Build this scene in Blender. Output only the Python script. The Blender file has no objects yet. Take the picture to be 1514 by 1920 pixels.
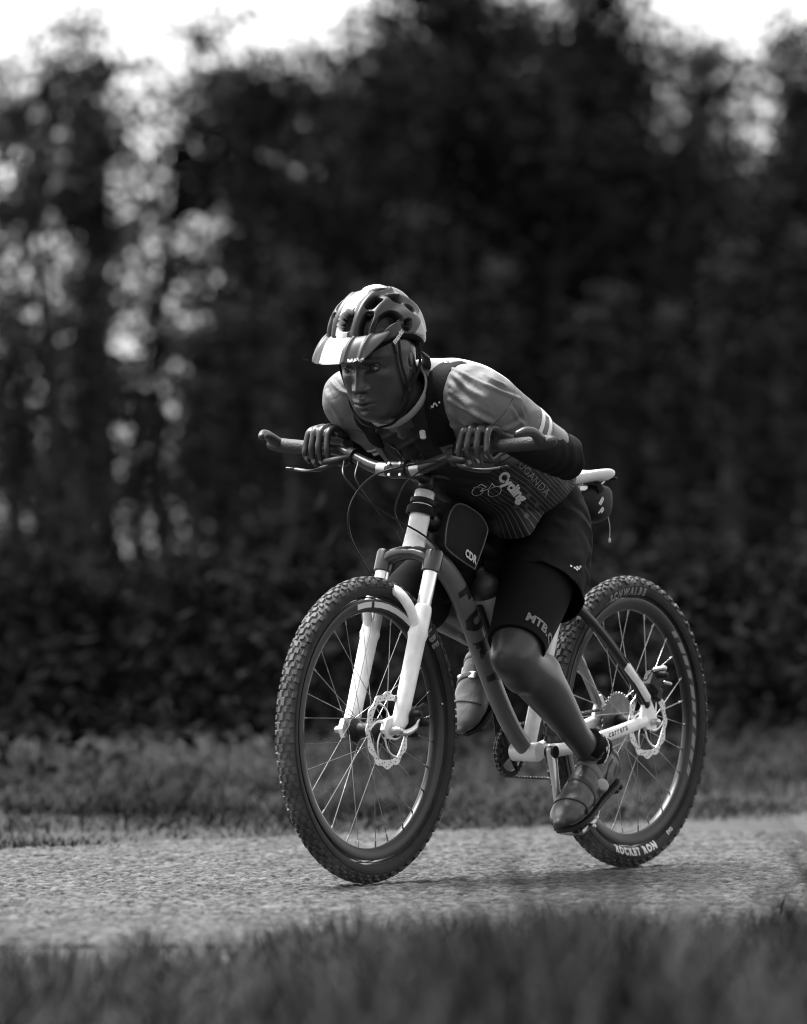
import bpy, bmesh, math, random
import numpy as np
from mathutils import Vector, Matrix, noise
from mathutils.bvhtree import BVHTree
DENOISE = True


# ------------------------------------------------------------------ camera, sky, sun, exposure
sc = bpy.context.scene
F_PX, CAM_H, Y_HOR = 14000.0, 0.72, 1064.0      # focal length in photo pixels, eye height, horizon row
cam_d = bpy.data.cameras.new('camera')
cam = bpy.data.objects.new('camera', cam_d)
sc.collection.objects.link(cam)
sc.camera = cam
cam.location = (0, 0, CAM_H)
cam.rotation_euler = (math.radians(90), 0, 0)
cam_d.sensor_fit = 'VERTICAL'
cam_d.sensor_height = 36.0
cam_d.lens = F_PX / 1920 * 36
cam_d.shift_y = (Y_HOR - 960) / 1920
cam_d.clip_start, cam_d.clip_end = 0.1, 3000
cam_d.dof.use_dof = True
cam_d.dof.focus_distance = 17.25
cam_d.dof.aperture_fstop = cam_d.lens / 76.0
cam_d.dof.aperture_blades = 9

SUN_EL, SUN_AZ = 68.0, -58.0                    # degrees; azimuth clockwise from +Y (view direction)
world = bpy.data.worlds.new('World')
sc.world = world
world.use_nodes = True
wn = world.node_tree.nodes
wl = world.node_tree.links
bg = wn['Background']
sky = wn.new('ShaderNodeTexSky')
sky.sky_type = 'NISHITA'
sky.sun_disc = False
sky.sun_elevation = math.radians(SUN_EL)
sky.sun_rotation = math.radians(SUN_AZ)
sky.air_density, sky.dust_density, sky.ozone_density = 1.0, 2.5, 1.0
bw = wn.new('ShaderNodeRGBToBW')                # black-and-white picture: a neutral sky
wl.new(sky.outputs[0], bw.inputs[0])
wl.new(bw.outputs[0], bg.inputs[0])
bg.inputs[1].default_value = 0.105

sun_d = bpy.data.lights.new('sun', 'SUN')
sun_d.energy = 2.6
sun_d.angle = math.radians(38)
sun_o = bpy.data.objects.new('sun', sun_d)
sc.collection.objects.link(sun_o)
_e, _a = math.radians(SUN_EL), math.radians(SUN_AZ)
_to_sun = Vector((math.sin(_a) * math.cos(_e), math.cos(_a) * math.cos(_e), math.sin(_e)))
sun_o.rotation_euler = _to_sun.to_track_quat('Z', 'Y').to_euler()
sun_o.location = _to_sun * 30

sc.view_settings.view_transform = 'Standard'
sc.view_settings.look = 'None'
sc.view_settings.gamma = 1.0
sc.view_settings.use_curve_mapping = False
sc.view_settings.exposure = 2.3
sc.render.engine = 'CYCLES'
sc.cycles.use_denoising = DENOISE
sc.cycles.use_adaptive_sampling = False
sc.cycles.filter_width = 1.1
sc.cycles.max_bounces = 4
sc.cycles.transparent_max_bounces = 8
sc.cycles.sample_clamp_indirect = 4.0

# ------------------------------------------------------------------ helpers
random.seed(7)
rng = np.random.default_rng(7)
COL = sc.collection

def V(*a): return np.array(a, float)
def nrm(v):
    v = np.asarray(v, float); return v / max(np.linalg.norm(v), 1e-12)

_mats = {}
def mat(name, val, rough=0.6, metal=0.0, spec=0.5, bump=0.0, bscale=60.0, var=0.0, vscale=12.0, coat=0.0, sheen=0.0, attr=None):
    """grey Principled material with optional noise variation, bump and a per-vertex 'tone' multiplier"""
    if name in _mats: return _mats[name]
    m = bpy.data.materials.new(name); m.use_nodes = True
    nt = m.node_tree; b = nt.nodes['Principled BSDF']
    b.inputs['Base Color'].default_value = (val, val, val, 1)
    b.inputs['Roughness'].default_value = rough
    b.inputs['Metallic'].default_value = metal
    b.inputs['Specular IOR Level'].default_value = spec
    b.inputs['Coat Weight'].default_value = coat
    b.inputs['Sheen Weight'].default_value = sheen
    m.diffuse_color = (val, val, val, 1)
    src = None
    tc = nt.nodes.new('ShaderNodeTexCoord')
    if var:
        n1 = nt.nodes.new('ShaderNodeTexNoise'); n1.inputs['Scale'].default_value = vscale; n1.inputs['Detail'].default_value = 5
        nt.links.new(tc.outputs['Object'], n1.inputs['Vector'])
        mr = nt.nodes.new('ShaderNodeMapRange')
        mr.inputs[1].default_value, mr.inputs[2].default_value = 0.3, 0.7
        mr.inputs[3].default_value, mr.inputs[4].default_value = val * (1 - var), val * (1 + var)
        nt.links.new(n1.outputs[0], mr.inputs[0]); src = mr.outputs[0]
    if attr:
        at = nt.nodes.new('ShaderNodeAttribute'); at.attribute_name = attr
        mu = nt.nodes.new('ShaderNodeMath'); mu.operation = 'MULTIPLY'
        if src: nt.links.new(src, mu.inputs[0])
        else: mu.inputs[0].default_value = val
        nt.links.new(at.outputs['Fac'], mu.inputs[1]); src = mu.outputs[0]
    if src: nt.links.new(src, b.inputs['Base Color'])
    if bump:
        n2 = nt.nodes.new('ShaderNodeTexNoise'); n2.inputs['Scale'].default_value = bscale; n2.inputs['Detail'].default_value = 4
        nt.links.new(tc.outputs['Object'], n2.inputs['Vector'])
        bp = nt.nodes.new('ShaderNodeBump'); bp.inputs['Strength'].default_value = bump; bp.inputs['Distance'].default_value = 0.01
        nt.links.new(n2.outputs[0], bp.inputs['Height']); nt.links.new(bp.outputs[0], b.inputs['Normal'])
    _mats[name] = m
    return m

def cr(pts, k=6, closed=False):
    """Catmull-Rom resample of rows (points with any number of extra columns)"""
    p = np.asarray(pts, float)
    if closed: q = np.vstack([p[-1], p, p[0], p[1]])
    else: q = np.vstack([2 * p[0] - p[1], p, 2 * p[-1] - p[-2]])
    out = []
    for i in range(1, len(q) - 2):
        a, b, c, d = q[i - 1], q[i], q[i + 1], q[i + 2]
        for t in np.linspace(0, 1, k, endpoint=False):
            out.append(0.5 * (2 * b + (c - a) * t + (2 * a - 5 * b + 4 * c - d) * t * t + (3 * b - a - 3 * c + d) * t ** 3))
    if not closed: out.append(p[-1])
    return np.array(out)

class MB:
    """collects geometry for one mesh object"""
    def __init__(s): s.v, s.f, s.n = [], [], 0
    def add(s, v, f):
        v = np.asarray(v, float); s.v.append(v)
        s.f += [tuple(i + s.n for i in q) for q in f]; s.n += len(v); return s
    def V(s): return np.vstack(s.v)
    def tube(s, pts, rad, seg=12, ref=(0, 1, 0), cap='round', k=0, closed=False):
        pts = np.asarray(pts, float); n = len(pts)
        rad = np.asarray(rad, float)
        if rad.ndim == 0: rad = np.full((n, 2), float(rad))
        elif rad.ndim == 1: rad = np.stack([rad, rad], 1)
        if k:
            q = cr(np.hstack([pts, rad]), k, closed); pts, rad = q[:, :3], q[:, 3:]; n = len(pts)
        if cap == 'round' and not closed:
            t0, t1 = nrm(pts[0] - pts[1]), nrm(pts[-1] - pts[-2])
            r0, r1 = rad[0].min(), rad[-1].min()
            hs = [(0.95, 0.25), (0.75, 0.65), (0.4, 0.9)]
            pre = [(pts[0] + t0 * r0 * h, rad[0] * w) for h, w in hs]
            post = [(pts[-1] + t1 * r1 * h, rad[-1] * w) for h, w in hs[::-1]]
            pts = np.vstack([[p for p, _ in pre], pts, [p for p, _ in post]])
            rad = np.vstack([[r for _, r in pre], rad, [r for _, r in post]]); n = len(pts)
        tan = np.gradient(pts, axis=0) if not closed else (np.roll(pts, -1, 0) - np.roll(pts, 1, 0))
        ang = np.linspace(0, 2 * np.pi, seg, endpoint=False)
        vs = []
        ref = np.asarray(ref, float)
        pb = None
        for i in range(n):
            t = nrm(tan[i]); b = ref - t * ref.dot(t)
            if np.linalg.norm(b) < 0.15:
                b = (pb if pb is not None else V(0, 0, 1)); b = b - t * b.dot(t)
            b = nrm(b); pb = b; c = np.cross(t, b)
            vs.append(pts[i] + np.outer(np.cos(ang) * rad[i, 0], b) + np.outer(np.sin(ang) * rad[i, 1], c))
        vs = np.vstack(vs); fs = []
        m = n if closed else n - 1
        for i in range(m):
            j = (i + 1) % n
            for a in range(seg):
                b2 = (a + 1) % seg
                fs.append((i * seg + a, i * seg + b2, j * seg + b2, j * seg + a))
        if not closed:
            fs.append(tuple(range(seg - 1, -1, -1))); fs.append(tuple((n - 1) * seg + a for a in range(seg)))
        return s.add(vs, fs)
    def lathe(s, prof, org, axis=(0, 1, 0), seg=32, closed=False):
        """profile of (radius, height along axis)"""
        axis = nrm(axis); x = nrm(np.cross(axis, V(0.31, 0.2, 0.93) if abs(axis[2]) < 0.9 else V(1, 0, 0))); y = np.cross(axis, x)
        ang = np.linspace(0, 2 * np.pi, seg, endpoint=False); vs = []
        for r, h in prof:
            vs.append(np.asarray(org, float) + axis * h + np.outer(np.cos(ang) * r, x) + np.outer(np.sin(ang) * r, y))
        vs = np.vstack(vs); fs = []; n = len(prof)
        for i in range(n if closed else n - 1):
            j = (i + 1) % n
            for a in range(seg):
                b = (a + 1) % seg; fs.append((i * seg + a, i * seg + b, j * seg + b, j * seg + a))
        if not closed:
            fs.append(tuple(range(seg - 1, -1, -1))); fs.append(tuple((n - 1) * seg + a for a in range(seg)))
        return s.add(vs, fs)
    def ell(s, c, r, seg=20, rings=12, rot=None):
        vs, fs = [], []
        for i in range(rings + 1):
            th = math.pi * i / rings
            for a in range(seg):
                ph = 2 * math.pi * a / seg
                vs.append((math.sin(th) * math.cos(ph), math.sin(th) * math.sin(ph), math.cos(th)))
        vs = np.array(vs) * np.asarray(r, float)
        if rot is not None: vs = vs @ np.asarray(rot).T
        for i in range(rings):
            for a in range(seg):
                b = (a + 1) % seg; fs.append((i * seg + a, (i + 1) * seg + a, (i + 1) * seg + b, i * seg + b))
        return s.add(vs + np.asarray(c, float), fs)
    def plate(s, poly, org, u, w, thick):
        """polygon (2-D, in u,w) extruded by thick on both sides of its plane"""
        u = nrm(u); w = nrm(w); nn = np.cross(u, w); p = np.asarray(poly, float); n = len(p)
        base = np.asarray(org, float) + np.outer(p[:, 0], u) + np.outer(p[:, 1], w)
        vs = np.vstack([base - nn * thick / 2, base + nn * thick / 2])
        fs = [tuple(range(n - 1, -1, -1)), tuple(range(n, 2 * n))]
        fs += [(i, (i + 1) % n, n + (i + 1) % n, n + i) for i in range(n)]
        return s.add(vs, fs)
    def box(s, c, size, rot=None, bev=0.0):
        x, y, z = np.asarray(size, float) / 2
        if bev:
            k = bev; P = [(x - k, y), (x, y - k)]
            ring = [(x - k, y), (-x + k, y), (-x, y - k), (-x, -y + k), (-x + k, -y), (x - k, -y), (x, -y + k), (x, y - k)]
            lv = [(-z, k), (-z + k, 0), (z - k, 0), (z, k)]
            vs, fs = [], []
            for h, ins in lv:
                for a, b in ring:
                    vs.append((a * (1 - ins / x) if x else 0, b * (1 - ins / y) if y else 0, h))
            for i in range(3):
                for a in range(8):
                    b = (a + 1) % 8; fs.append((i * 8 + a, i * 8 + b, (i + 1) * 8 + b, (i + 1) * 8 + a))
            fs += [tuple(range(7, -1, -1)), tuple(range(24, 32))]
        else:
            vs = [(a * x, b * y, h * z) for h in (-1, 1) for a, b in ((-1, -1), (1, -1), (1, 1), (-1, 1))]
            fs = [(3, 2, 1, 0), (4, 5, 6, 7)] + [(i, (i + 1) % 4, 4 + (i + 1) % 4, 4 + i) for i in range(4)]
        vs = np.array(vs)
        if rot is not None: vs = vs @ np.asarray(rot).T
        return s.add(vs + np.asarray(c, float), fs)

def mesh_from(name, v, f, smooth=True, angle=None):
    me = bpy.data.meshes.new(name)
    me.from_pydata(np.asarray(v).tolist(), [], f)
    me.validate()
    if angle is not None:
        bm = bmesh.new(); bm.from_mesh(me)
        bmesh.ops.recalc_face_normals(bm, faces=bm.faces); bm.to_mesh(me); bm.free()
    if smooth:
        me.polygons.foreach_set('use_smooth', [True] * len(me.polygons))
        if angle is not None: me.set_sharp_from_angle(angle=math.radians(angle))
    me.update()
    return me

def link(o, parent=None):
    COL.objects.link(o)
    if parent is not None: o.parent = parent
    return o

def tag(o, label, cat, group=None, kind=None):
    if label: o['label'] = label
    if cat: o['category'] = cat
    if group: o['group'] = group
    if kind: o['kind'] = kind
    return o

# bike frame of reference: x forward, y to the rider's left, z up; origin under the rear axle
BIKE_O = V(0.5365, 17.93, 0.0)
_d = nrm(V(-0.618, -0.93, 0)); _n = V(-_d[1], _d[0], 0)
BIKE_YAW = math.atan2(_d[1], _d[0])
ROT_B = np.array([_d, _n, V(0, 0, 1)]).T
def b2w(p): return BIKE_O + ROT_B @ np.asarray(p, float)

BASES = {}
def thing(name, base, label, cat, group=None):
    """Empty at the base of a thing, turned like the bike; its parts are given in bike coordinates"""
    o = bpy.data.objects.new(name, None); link(o)
    o.empty_display_size = 0.05
    o.location = b2w(base); o.rotation_euler = (0, 0, BIKE_YAW)
    BASES[o.name] = V(*base)
    return tag(o, label, cat, group)

def origin_of(o):
    b = BASES.get(o.name)
    return b if b is not None else V(0, 0, 0)

def part(name, mb, m, parent, smooth=True, angle=40, label=None, mesh=None):
    """mesh part in bike coordinates under a thing or under another part"""
    base = origin_of(parent)
    if mesh is None:
        mesh = mesh_from(name, mb.V() - base, mb.f, smooth, angle)
    if m is not None: mesh.materials.clear(); mesh.materials.append(m)
    o = bpy.data.objects.new(name, mesh); link(o, parent)
    BASES[o.name] = base
    if label: o['label'] = label
    return o

def pivot(name, at, parent):
    """Empty part placed at a point (a wheel at its axle)"""
    o = bpy.data.objects.new(name, None); link(o, parent); o.empty_display_size = 0.02
    o.location = Vector(V(*at) - origin_of(parent)); BASES[o.name] = V(*at)
    return o

def remesh(mbs, voxel, smooth=2, fac=0.5):
    """voxel union of closed primitives, smoothed -> (verts, faces)"""
    mb = MB()
    for b in (mbs if isinstance(mbs, (list, tuple)) else [mbs]): mb.add(b.V(), b.f)
    me = mesh_from('tmp', mb.V(), mb.f, False, angle=180)
    o = bpy.data.objects.new('tmp', me); COL.objects.link(o)
    r = o.modifiers.new('r', 'REMESH'); r.mode = 'VOXEL'; r.voxel_size = voxel
    if smooth:
        s = o.modifiers.new('s', 'SMOOTH'); s.factor = fac; s.iterations = smooth
    dg = bpy.context.evaluated_depsgraph_get(); dg.update()
    ev = o.evaluated_get(dg); em = ev.to_mesh()
    v = np.empty(len(em.vertices) * 3); em.vertices.foreach_get('co', v); v = v.reshape(-1, 3)
    f = [tuple(p.vertices) for p in em.polygons]
    ev.to_mesh_clear(); bpy.data.objects.remove(o); bpy.data.meshes.remove(me)
    return v, f

def vnormals(v, f):
    me = mesh_from('tmpn', v, f, False)
    n = np.empty(len(me.vertices) * 3); me.vertices.foreach_get('normal', n)
    bpy.data.meshes.remove(me); return n.reshape(-1, 3)

def clip_open(v, f, tests):
    """cut away every face region where test(point)=(signed distance, in-region) says so, with clean plane cuts"""
    me = mesh_from('tmpc', v, f, False); bm = bmesh.new(); bm.from_mesh(me); bpy.data.meshes.remove(me)
    for co, no, region in tests:
        no = nrm(no)
        geom = [q for q in bm.faces if region(np.array(q.calc_center_median()))]
        ed = {e for q in geom for e in q.edges}; vs = {w for q in geom for w in q.verts}
        bmesh.ops.bisect_plane(bm, geom=list(vs) + list(ed) + geom, plane_co=Vector(co), plane_no=Vector(no), dist=1e-6)
        dead = [q for q in bm.faces if region(np.array(q.calc_center_median())) and (np.array(q.calc_center_median()) - co).dot(no) > 0]
        bmesh.ops.delete(bm, geom=dead, context='FACES')
    vv = np.array([w.co[:] for w in bm.verts]); bm.verts.index_update()
    ff = [tuple(w.index for w in q.verts) for q in bm.faces]; bm.free()
    return vv, ff

def vnoise(p, scale, seed=0.0):
    return np.array([noise.noise(Vector(q * scale) + Vector((seed, seed * 1.7, -seed))) for q in p])

def set_tone(me, arr, name='tone'):
    a = me.attributes.new(name, 'FLOAT', 'POINT'); a.data.foreach_set('value', np.asarray(arr, np.float32))

def bvh_of(v, f): return BVHTree.FromPolygons([Vector(q) for q in v], f)

def ribbon(name, pts, width, thick, bvh, m, parent, k=6, lift=0.001, label=None, w_end=None, smooth=True):
    """strap lying on a surface: a path snapped to it, with width and thickness"""
    p = cr(pts, k); n = len(p); P, N = [], []
    for q in p:
        loc, no, _, _ = bvh.find_nearest(Vector(q))
        P.append(np.array(loc)); N.append(np.array(no))
    P = np.array(P); N = np.array(N)
    for _ in range(3):
        P[1:-1] = (P[:-2] + 2 * P[1:-1] + P[2:]) / 4; N[1:-1] = (N[:-2] + 2 * N[1:-1] + N[2:]) / 4
    T = np.gradient(P, axis=0); vs, fs = [], []
    for i in range(n):
        w = width if w_end is None else width + (w_end - width) * i / (n - 1)
        nn = nrm(N[i]); c = nrm(np.cross(nrm(T[i]), nn))
        row = []
        for a in np.linspace(-0.5, 0.5, 7):
            q = P[i] + c * w * a
            loc, no, _, d = bvh.find_nearest(Vector(q))
            q = np.array(loc) if d < 0.03 else q
            row.append(q + nn * (lift + thick * (1 - (2 * abs(a)) ** 6)))
        row += [P[i] + c * w * 0.5 - nn * 0.004, P[i] - c * w * 0.5 - nn * 0.004]
        vs += row
    for i in range(n - 1):
        for a in range(9):
            b = (a + 1) % 9; fs.append((i * 9 + a, i * 9 + b, (i + 1) * 9 + b, (i + 1) * 9 + a))
    fs += [tuple(range(8, -1, -1)), tuple((n - 1) * 9 + a for a in range(9))]
    mb = MB().add(vs, fs)
    return part(name, mb, m, parent, label=label)

def text_polys(txt, size=1.0, bold=0.0, font=None, space=1.0, outline=None):
    """text as a flat triangulated mesh: (verts 2-D, faces), centred; width in units of letter height"""
    cu = bpy.data.curves.new('txt', 'FONT'); cu.body = txt; cu.align_x = 'CENTER'; cu.align_y = 'CENTER'
    cu.size = size; cu.offset = bold; cu.space_character = space; cu.resolution_u = 3
    if outline: cu.fill_mode = 'NONE'; cu.bevel_depth = outline; cu.bevel_resolution = 0
    o = bpy.data.objects.new('txt', cu); COL.objects.link(o)
    dg = bpy.context.evaluated_depsgraph_get(); dg.update()
    me = bpy.data.meshes.new_from_object(o.evaluated_get(dg))
    v = np.array([w.co[:] for w in me.vertices]); f = [tuple(p.vertices) for p in me.polygons]
    bpy.data.objects.remove(o); bpy.data.curves.remove(cu); bpy.data.meshes.remove(me)
    return v[:, :2], f

def subdiv2(v, f, maxlen):
    me = mesh_from('tmps', np.hstack([v, np.zeros((len(v), 1))]), f, False); bm = bmesh.new(); bm.from_mesh(me); bpy.data.meshes.remove(me)
    bmesh.ops.triangulate(bm, faces=bm.faces)
    for _ in range(4):
        e = [q for q in bm.edges if q.calc_length() > maxlen]
        if not e: break
        bmesh.ops.subdivide_edges(bm, edges=e, cuts=1); bmesh.ops.triangulate(bm, faces=bm.faces)
    bm.verts.index_update()
    out = np.array([w.co[:] for w in bm.verts])[:, :2], [tuple(w.index for w in q.verts) for q in bm.faces]
    bm.free(); return out

def decal(name, v2, f2, org, u, w, bvh, m, parent, lift=0.0012, maxlen=0.008, label=None):
    """print on a surface: flat shape laid in the u,w plane at org and pressed onto the surface along its normal"""
    u = nrm(u); w = np.asarray(w, float); w = nrm(w - u * w.dot(u)); nn = np.cross(u, w)
    v2, f2 = subdiv2(np.asarray(v2, float), f2, maxlen)
    out = []
    for a, b in v2:
        p = np.asarray(org, float) + u * a + w * b
        hit = bvh.ray_cast(Vector(p + nn * 0.08), Vector(-nn), 0.25)
        if hit[0] is None: hit = bvh.find_nearest(Vector(p))
        out.append(np.array(hit[0]) + np.array(hit[1]) * lift * (1 if np.dot(hit[1], nn) > -0.2 else -1))
    me = mesh_from(name, np.array(out) - origin_of(parent), f2, True)
    return part(name, None, m, parent, mesh=me, label=label)

def on_surface(px, py, bvh):
    """point of a surface seen at a photo pixel (bike coordinates)"""
    o = ROT_B.T @ (V(0, 0, CAM_H) - BIKE_O); d = ROT_B.T @ nrm(V((px - 757) / F_PX, 1, (Y_HOR - py) / F_PX))
    hit = bvh.ray_cast(Vector(o), Vector(d))
    return np.array(hit[0]) if hit[0] is not None else None

def rotm(axis, deg): return np.array(Matrix.Rotation(math.radians(deg), 3, Vector(axis)))
# ------------------------------------------------------------------ ground, road, verges
RA = nrm(V(0.635, 0.772, 0)); RN = V(RA[1], -RA[0], 0)       # along the road, across it (towards the camera side)
W_FAR, W_NEAR = -12.99, -8.95                                # edges measured across the road
def rd(a, w, z=0.0): return RA * a + RN * w + V(0, 0, z)

def surf_mat(name, lo, hi, scale, rough=0.9, bump=0.4, bscale=None, attr=None):
    m = bpy.data.materials.new(name); m.use_nodes = True; nt = m.node_tree; b = nt.nodes['Principled BSDF']
    N = nt.nodes.new; Lk = nt.links.new
    tc = N('ShaderNodeTexCoord'); n1 = N('ShaderNodeTexNoise'); n1.inputs['Scale'].default_value = scale; n1.inputs['Detail'].default_value = 8; n1.inputs['Roughness'].default_value = 0.65
    Lk(tc.outputs['Object'], n1.inputs['Vector'])
    mr = N('ShaderNodeMapRange'); mr.inputs[1].default_value, mr.inputs[2].default_value = 0.32, 0.68; mr.inputs[3].default_value, mr.inputs[4].default_value = lo, hi
    Lk(n1.outputs[0], mr.inputs[0]); out = mr.outputs[0]
    if attr:
        at = N('ShaderNodeAttribute'); at.attribute_name = attr; mu = N('ShaderNodeMath'); mu.operation = 'MULTIPLY'; Lk(out, mu.inputs[0]); Lk(at.outputs['Fac'], mu.inputs[1]); out = mu.outputs[0]
    Lk(out, b.inputs['Base Color']); b.inputs['Roughness'].default_value = rough; b.inputs['Specular IOR Level'].default_value = 0.2
    n2 = N('ShaderNodeTexNoise'); n2.inputs['Scale'].default_value = bscale or scale * 8; n2.inputs['Detail'].default_value = 3; Lk(tc.outputs['Object'], n2.inputs['Vector'])
    bp = N('ShaderNodeBump'); bp.inputs['Strength'].default_value = bump; bp.inputs['Distance'].default_value = 0.01; Lk(n2.outputs[0], bp.inputs['Height']); Lk(bp.outputs[0], b.inputs['Normal'])
    return m

def struct(name, v, f, m, smooth=False):
    o = bpy.data.objects.new(name, mesh_from(name, v, f, smooth)); link(o); o.data.materials.append(m); o['kind'] = 'structure'; return o

gn = 60; gx = np.linspace(-1, 1, gn); gx = np.sign(gx) * np.abs(gx) ** 2.2 * 1400
GX, GY = np.meshgrid(gx, gx + 30); GZ = np.full_like(GX, -0.014)
v = np.stack([GX.ravel(), GY.ravel(), GZ.ravel()], 1); f = [(i * gn + j, i * gn + j + 1, (i + 1) * gn + j + 1, (i + 1) * gn + j) for i in range(gn - 1) for j in range(gn - 1)]
struct('ground', v, f, surf_mat('field_soil', 0.012, 0.030, 2.5))
als = np.concatenate([np.linspace(-60, 0, 20, endpoint=False), np.linspace(0, 30, 30, endpoint=False), np.linspace(30, 260, 40)])
ws = np.linspace(W_FAR, W_NEAR, 9); v = []
for a in als:
    for i, w in enumerate(ws):
        e = 0.035 * (noise.noise(Vector((a * 1.3, w, 0))) + 0.6 * noise.noise(Vector((a * 5, w, 3)))) if i in (0, len(ws) - 1) else 0
        v.append(rd(a, w + e, -0.004))
k = len(ws); f = [(i * k + j, (i + 1) * k + j, (i + 1) * k + j + 1, i * k + j + 1) for i in range(len(als) - 1) for j in range(k - 1)]
road = struct('road', v, f, surf_mat('asphalt', 0.034, 0.058, 9, 0.9, 0.6, 240))
# the stretch of road round the bike: chippings as relief
st = 0.0072; aa = np.arange(9.2, 18.4, st); ww = np.arange(W_FAR + 0.06, W_NEAR - 0.06, st)
A, Wd = np.meshgrid(aa, ww, indexing='ij'); PX = RA[0] * A + RN[0] * Wd; PY = RA[1] * A + RN[1] * Wd
def lattice(cell, seed):
    r = np.random.default_rng(seed); ga = (A - aa[0]) / cell; gw = (Wd - ww[0]) / cell
    g = r.random((int(ga.max()) + 3, int(gw.max()) + 3)); i = ga.astype(int); j = gw.astype(int); u = ga - i; w_ = gw - j
    u = u * u * (3 - 2 * u); w_ = w_ * w_ * (3 - 2 * w_)
    return (g[i, j] * (1 - u) + g[i + 1, j] * u) * (1 - w_) + (g[i, j + 1] * (1 - u) + g[i + 1, j + 1] * u) * w_
h1, h2, h3, h4 = lattice(0.0145, 1), lattice(0.030, 2), lattice(0.35, 3), np.random.default_rng(5).random(A.shape)
hh = np.clip((h1 * 0.55 + h4 * 0.45 + 0.25 * (h2 - 0.5) - 0.25) / 0.5, 0, 1)
Z = 0.0075 * hh * (0.5 + 1.0 * h2) + 0.004 * (h3 - 0.5) - 0.0060
keep = (PY > 14.2) & (PY < 20.4) & (np.abs(PX) < 1.75)
idx = -np.ones(A.shape, int); idx[keep] = np.arange(keep.sum())
v = np.stack([PX[keep], PY[keep], Z[keep]], 1)
q = np.stack([idx[:-1, :-1], idx[1:, :-1], idx[1:, 1:], idx[:-1, 1:]], -1).reshape(-1, 4); q = q[(q >= 0).all(1)]
me = bpy.data.meshes.new('road_chippings'); me.vertices.add(len(v)); me.vertices.foreach_set('co', v.ravel()); me.loops.add(q.size); me.loops.foreach_set('vertex_index', q.ravel()); me.polygons.add(len(q)); me.polygons.foreach_set('loop_start', np.arange(0, q.size, 4)); me.update(calc_edges=True)
set_tone(me, (0.10 + 1.15 * hh * (0.35 + 1.3 * lattice(0.0145, 8)))[keep] * (0.85 + 0.3 * h3[keep]))
me.materials.append(surf_mat('stone_chippings', 0.052, 0.074, 30, 0.85, 0.3, 300, attr='tone')); me.polygons.foreach_set('use_smooth', [False] * len(me.polygons))
o = bpy.data.objects.new('chippings', me); link(o, road); o['kind'] = 'stuff'

def blades(n, pos_fn, hlo, hhi, wid, lean, seed, bend=0.5):
    """grass blades as narrow bent strips"""
    r = np.random.default_rng(seed); P = pos_fn(r, n); n = len(P)
    H = r.uniform(hlo, hhi, n) * P[:, 3]; az = r.uniform(0, 2 * np.pi, n); ln = r.uniform(0.2, 1, n) * lean * H
    dx, dy = np.cos(az), np.sin(az); fx, fy = np.cos(az + 1.57 + r.uniform(-.5, .5, n)), np.sin(az + 1.57)
    W_ = wid * r.uniform(0.6, 1.3, n)
    rows = []
    for t, k in ((0, 1.0), (0.4, 0.9), (0.75, 0.6)):
        off = ln * t ** 1.8; c = np.stack([P[:, 0] + dx * off, P[:, 1] + dy * off, P[:, 2] + H * t * (1 - bend * 0.25 * t)], 1)
        s = np.stack([fx * W_ * k / 2, fy * W_ * k / 2, np.zeros(n)], 1); rows += [c - s, c + s]
    rows.append(np.stack([P[:, 0] + dx * ln, P[:, 1] + dy * ln, P[:, 2] + H * (1 - bend * 0.25)], 1))
    v = np.stack(rows, 1).reshape(-1, 3); b = np.arange(n) * 7
    quads = np.concatenate([np.stack([b, b + 1, b + 3, b + 2], 1), np.stack([b + 2, b + 3, b + 5, b + 4], 1)]); tris = np.stack([b + 4, b + 5, b + 6], 1)
    me = bpy.data.meshes.new('grass'); me.vertices.add(len(v)); me.vertices.foreach_set('co', v.ravel())
    li = np.concatenate([quads.ravel(), tris.ravel()]); me.loops.add(len(li)); me.loops.foreach_set('vertex_index', li)
    ls = np.concatenate([np.arange(len(quads)) * 4, len(quads) * 4 + np.arange(len(tris)) * 3]); me.polygons.add(len(ls)); me.polygons.foreach_set('loop_start', ls); me.update(calc_edges=True)
    return me
def clumped(r, n, amin, amax, wmin, wmax, z, cs=0.55, pw=1.0):
    a = r.uniform(amin, amax, n * 2); w = wmin + (wmax - wmin) * r.random(n * 2) ** pw
    p = np.outer(a, RA) + np.outer(w, RN)
    dens = np.array([0.5 + noise.noise(Vector((q[0] / cs, q[1] / cs, 0.3))) + 0.4 * noise.noise(Vector((q[0] / cs * 3, q[1] / cs * 3, 7))) for q in p])
    k = r.random(n * 2) < np.clip(dens * 1.1, 0.08, 1); p = p[k][:n]; d = dens[k][:n]
    return np.column_stack([p[:, 0], p[:, 1], np.full(len(p), z), np.clip(0.35 + 1.1 * d, 0.3, 1.7)])
def stuff(name, me, m, label, cat):
    o = bpy.data.objects.new(name, me); link(o); me.materials.append(m); tag(o, label, cat, kind='stuff'); return o
M_GRASS_N = mat('near_verge_grass', 0.022, 0.8, spec=0.1, var=0.85, vscale=2.2)
M_GRASS_F = mat('far_verge_grass', 0.027, 0.85, spec=0.05, var=0.8, vscale=0.9)
M_WEED = mat('dark_weeds', 0.0100, 0.8, spec=0.0, var=0.6, vscale=0.6)
def near_pos(r, n):
    q = clumped(r, n, 3.0, 15.5, W_NEAR - 0.22, W_NEAR + 6.5, -0.02, 0.38, 0.9)
    w = q[:, 0] * RN[0] + q[:, 1] * RN[1] - W_NEAR; tuft = np.array([noise.noise(Vector((a_ * 1.7, b_ * 1.1, 4.0))) for a_, b_ in q[:, :2]]); q[:, 3] *= np.clip(0.25 + w / 2.6, 0.25, 1.15) * np.clip(0.95 + 1.2 * tuft + 0.06 * q[:, 0], 0.40, 1.8); return q
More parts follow.
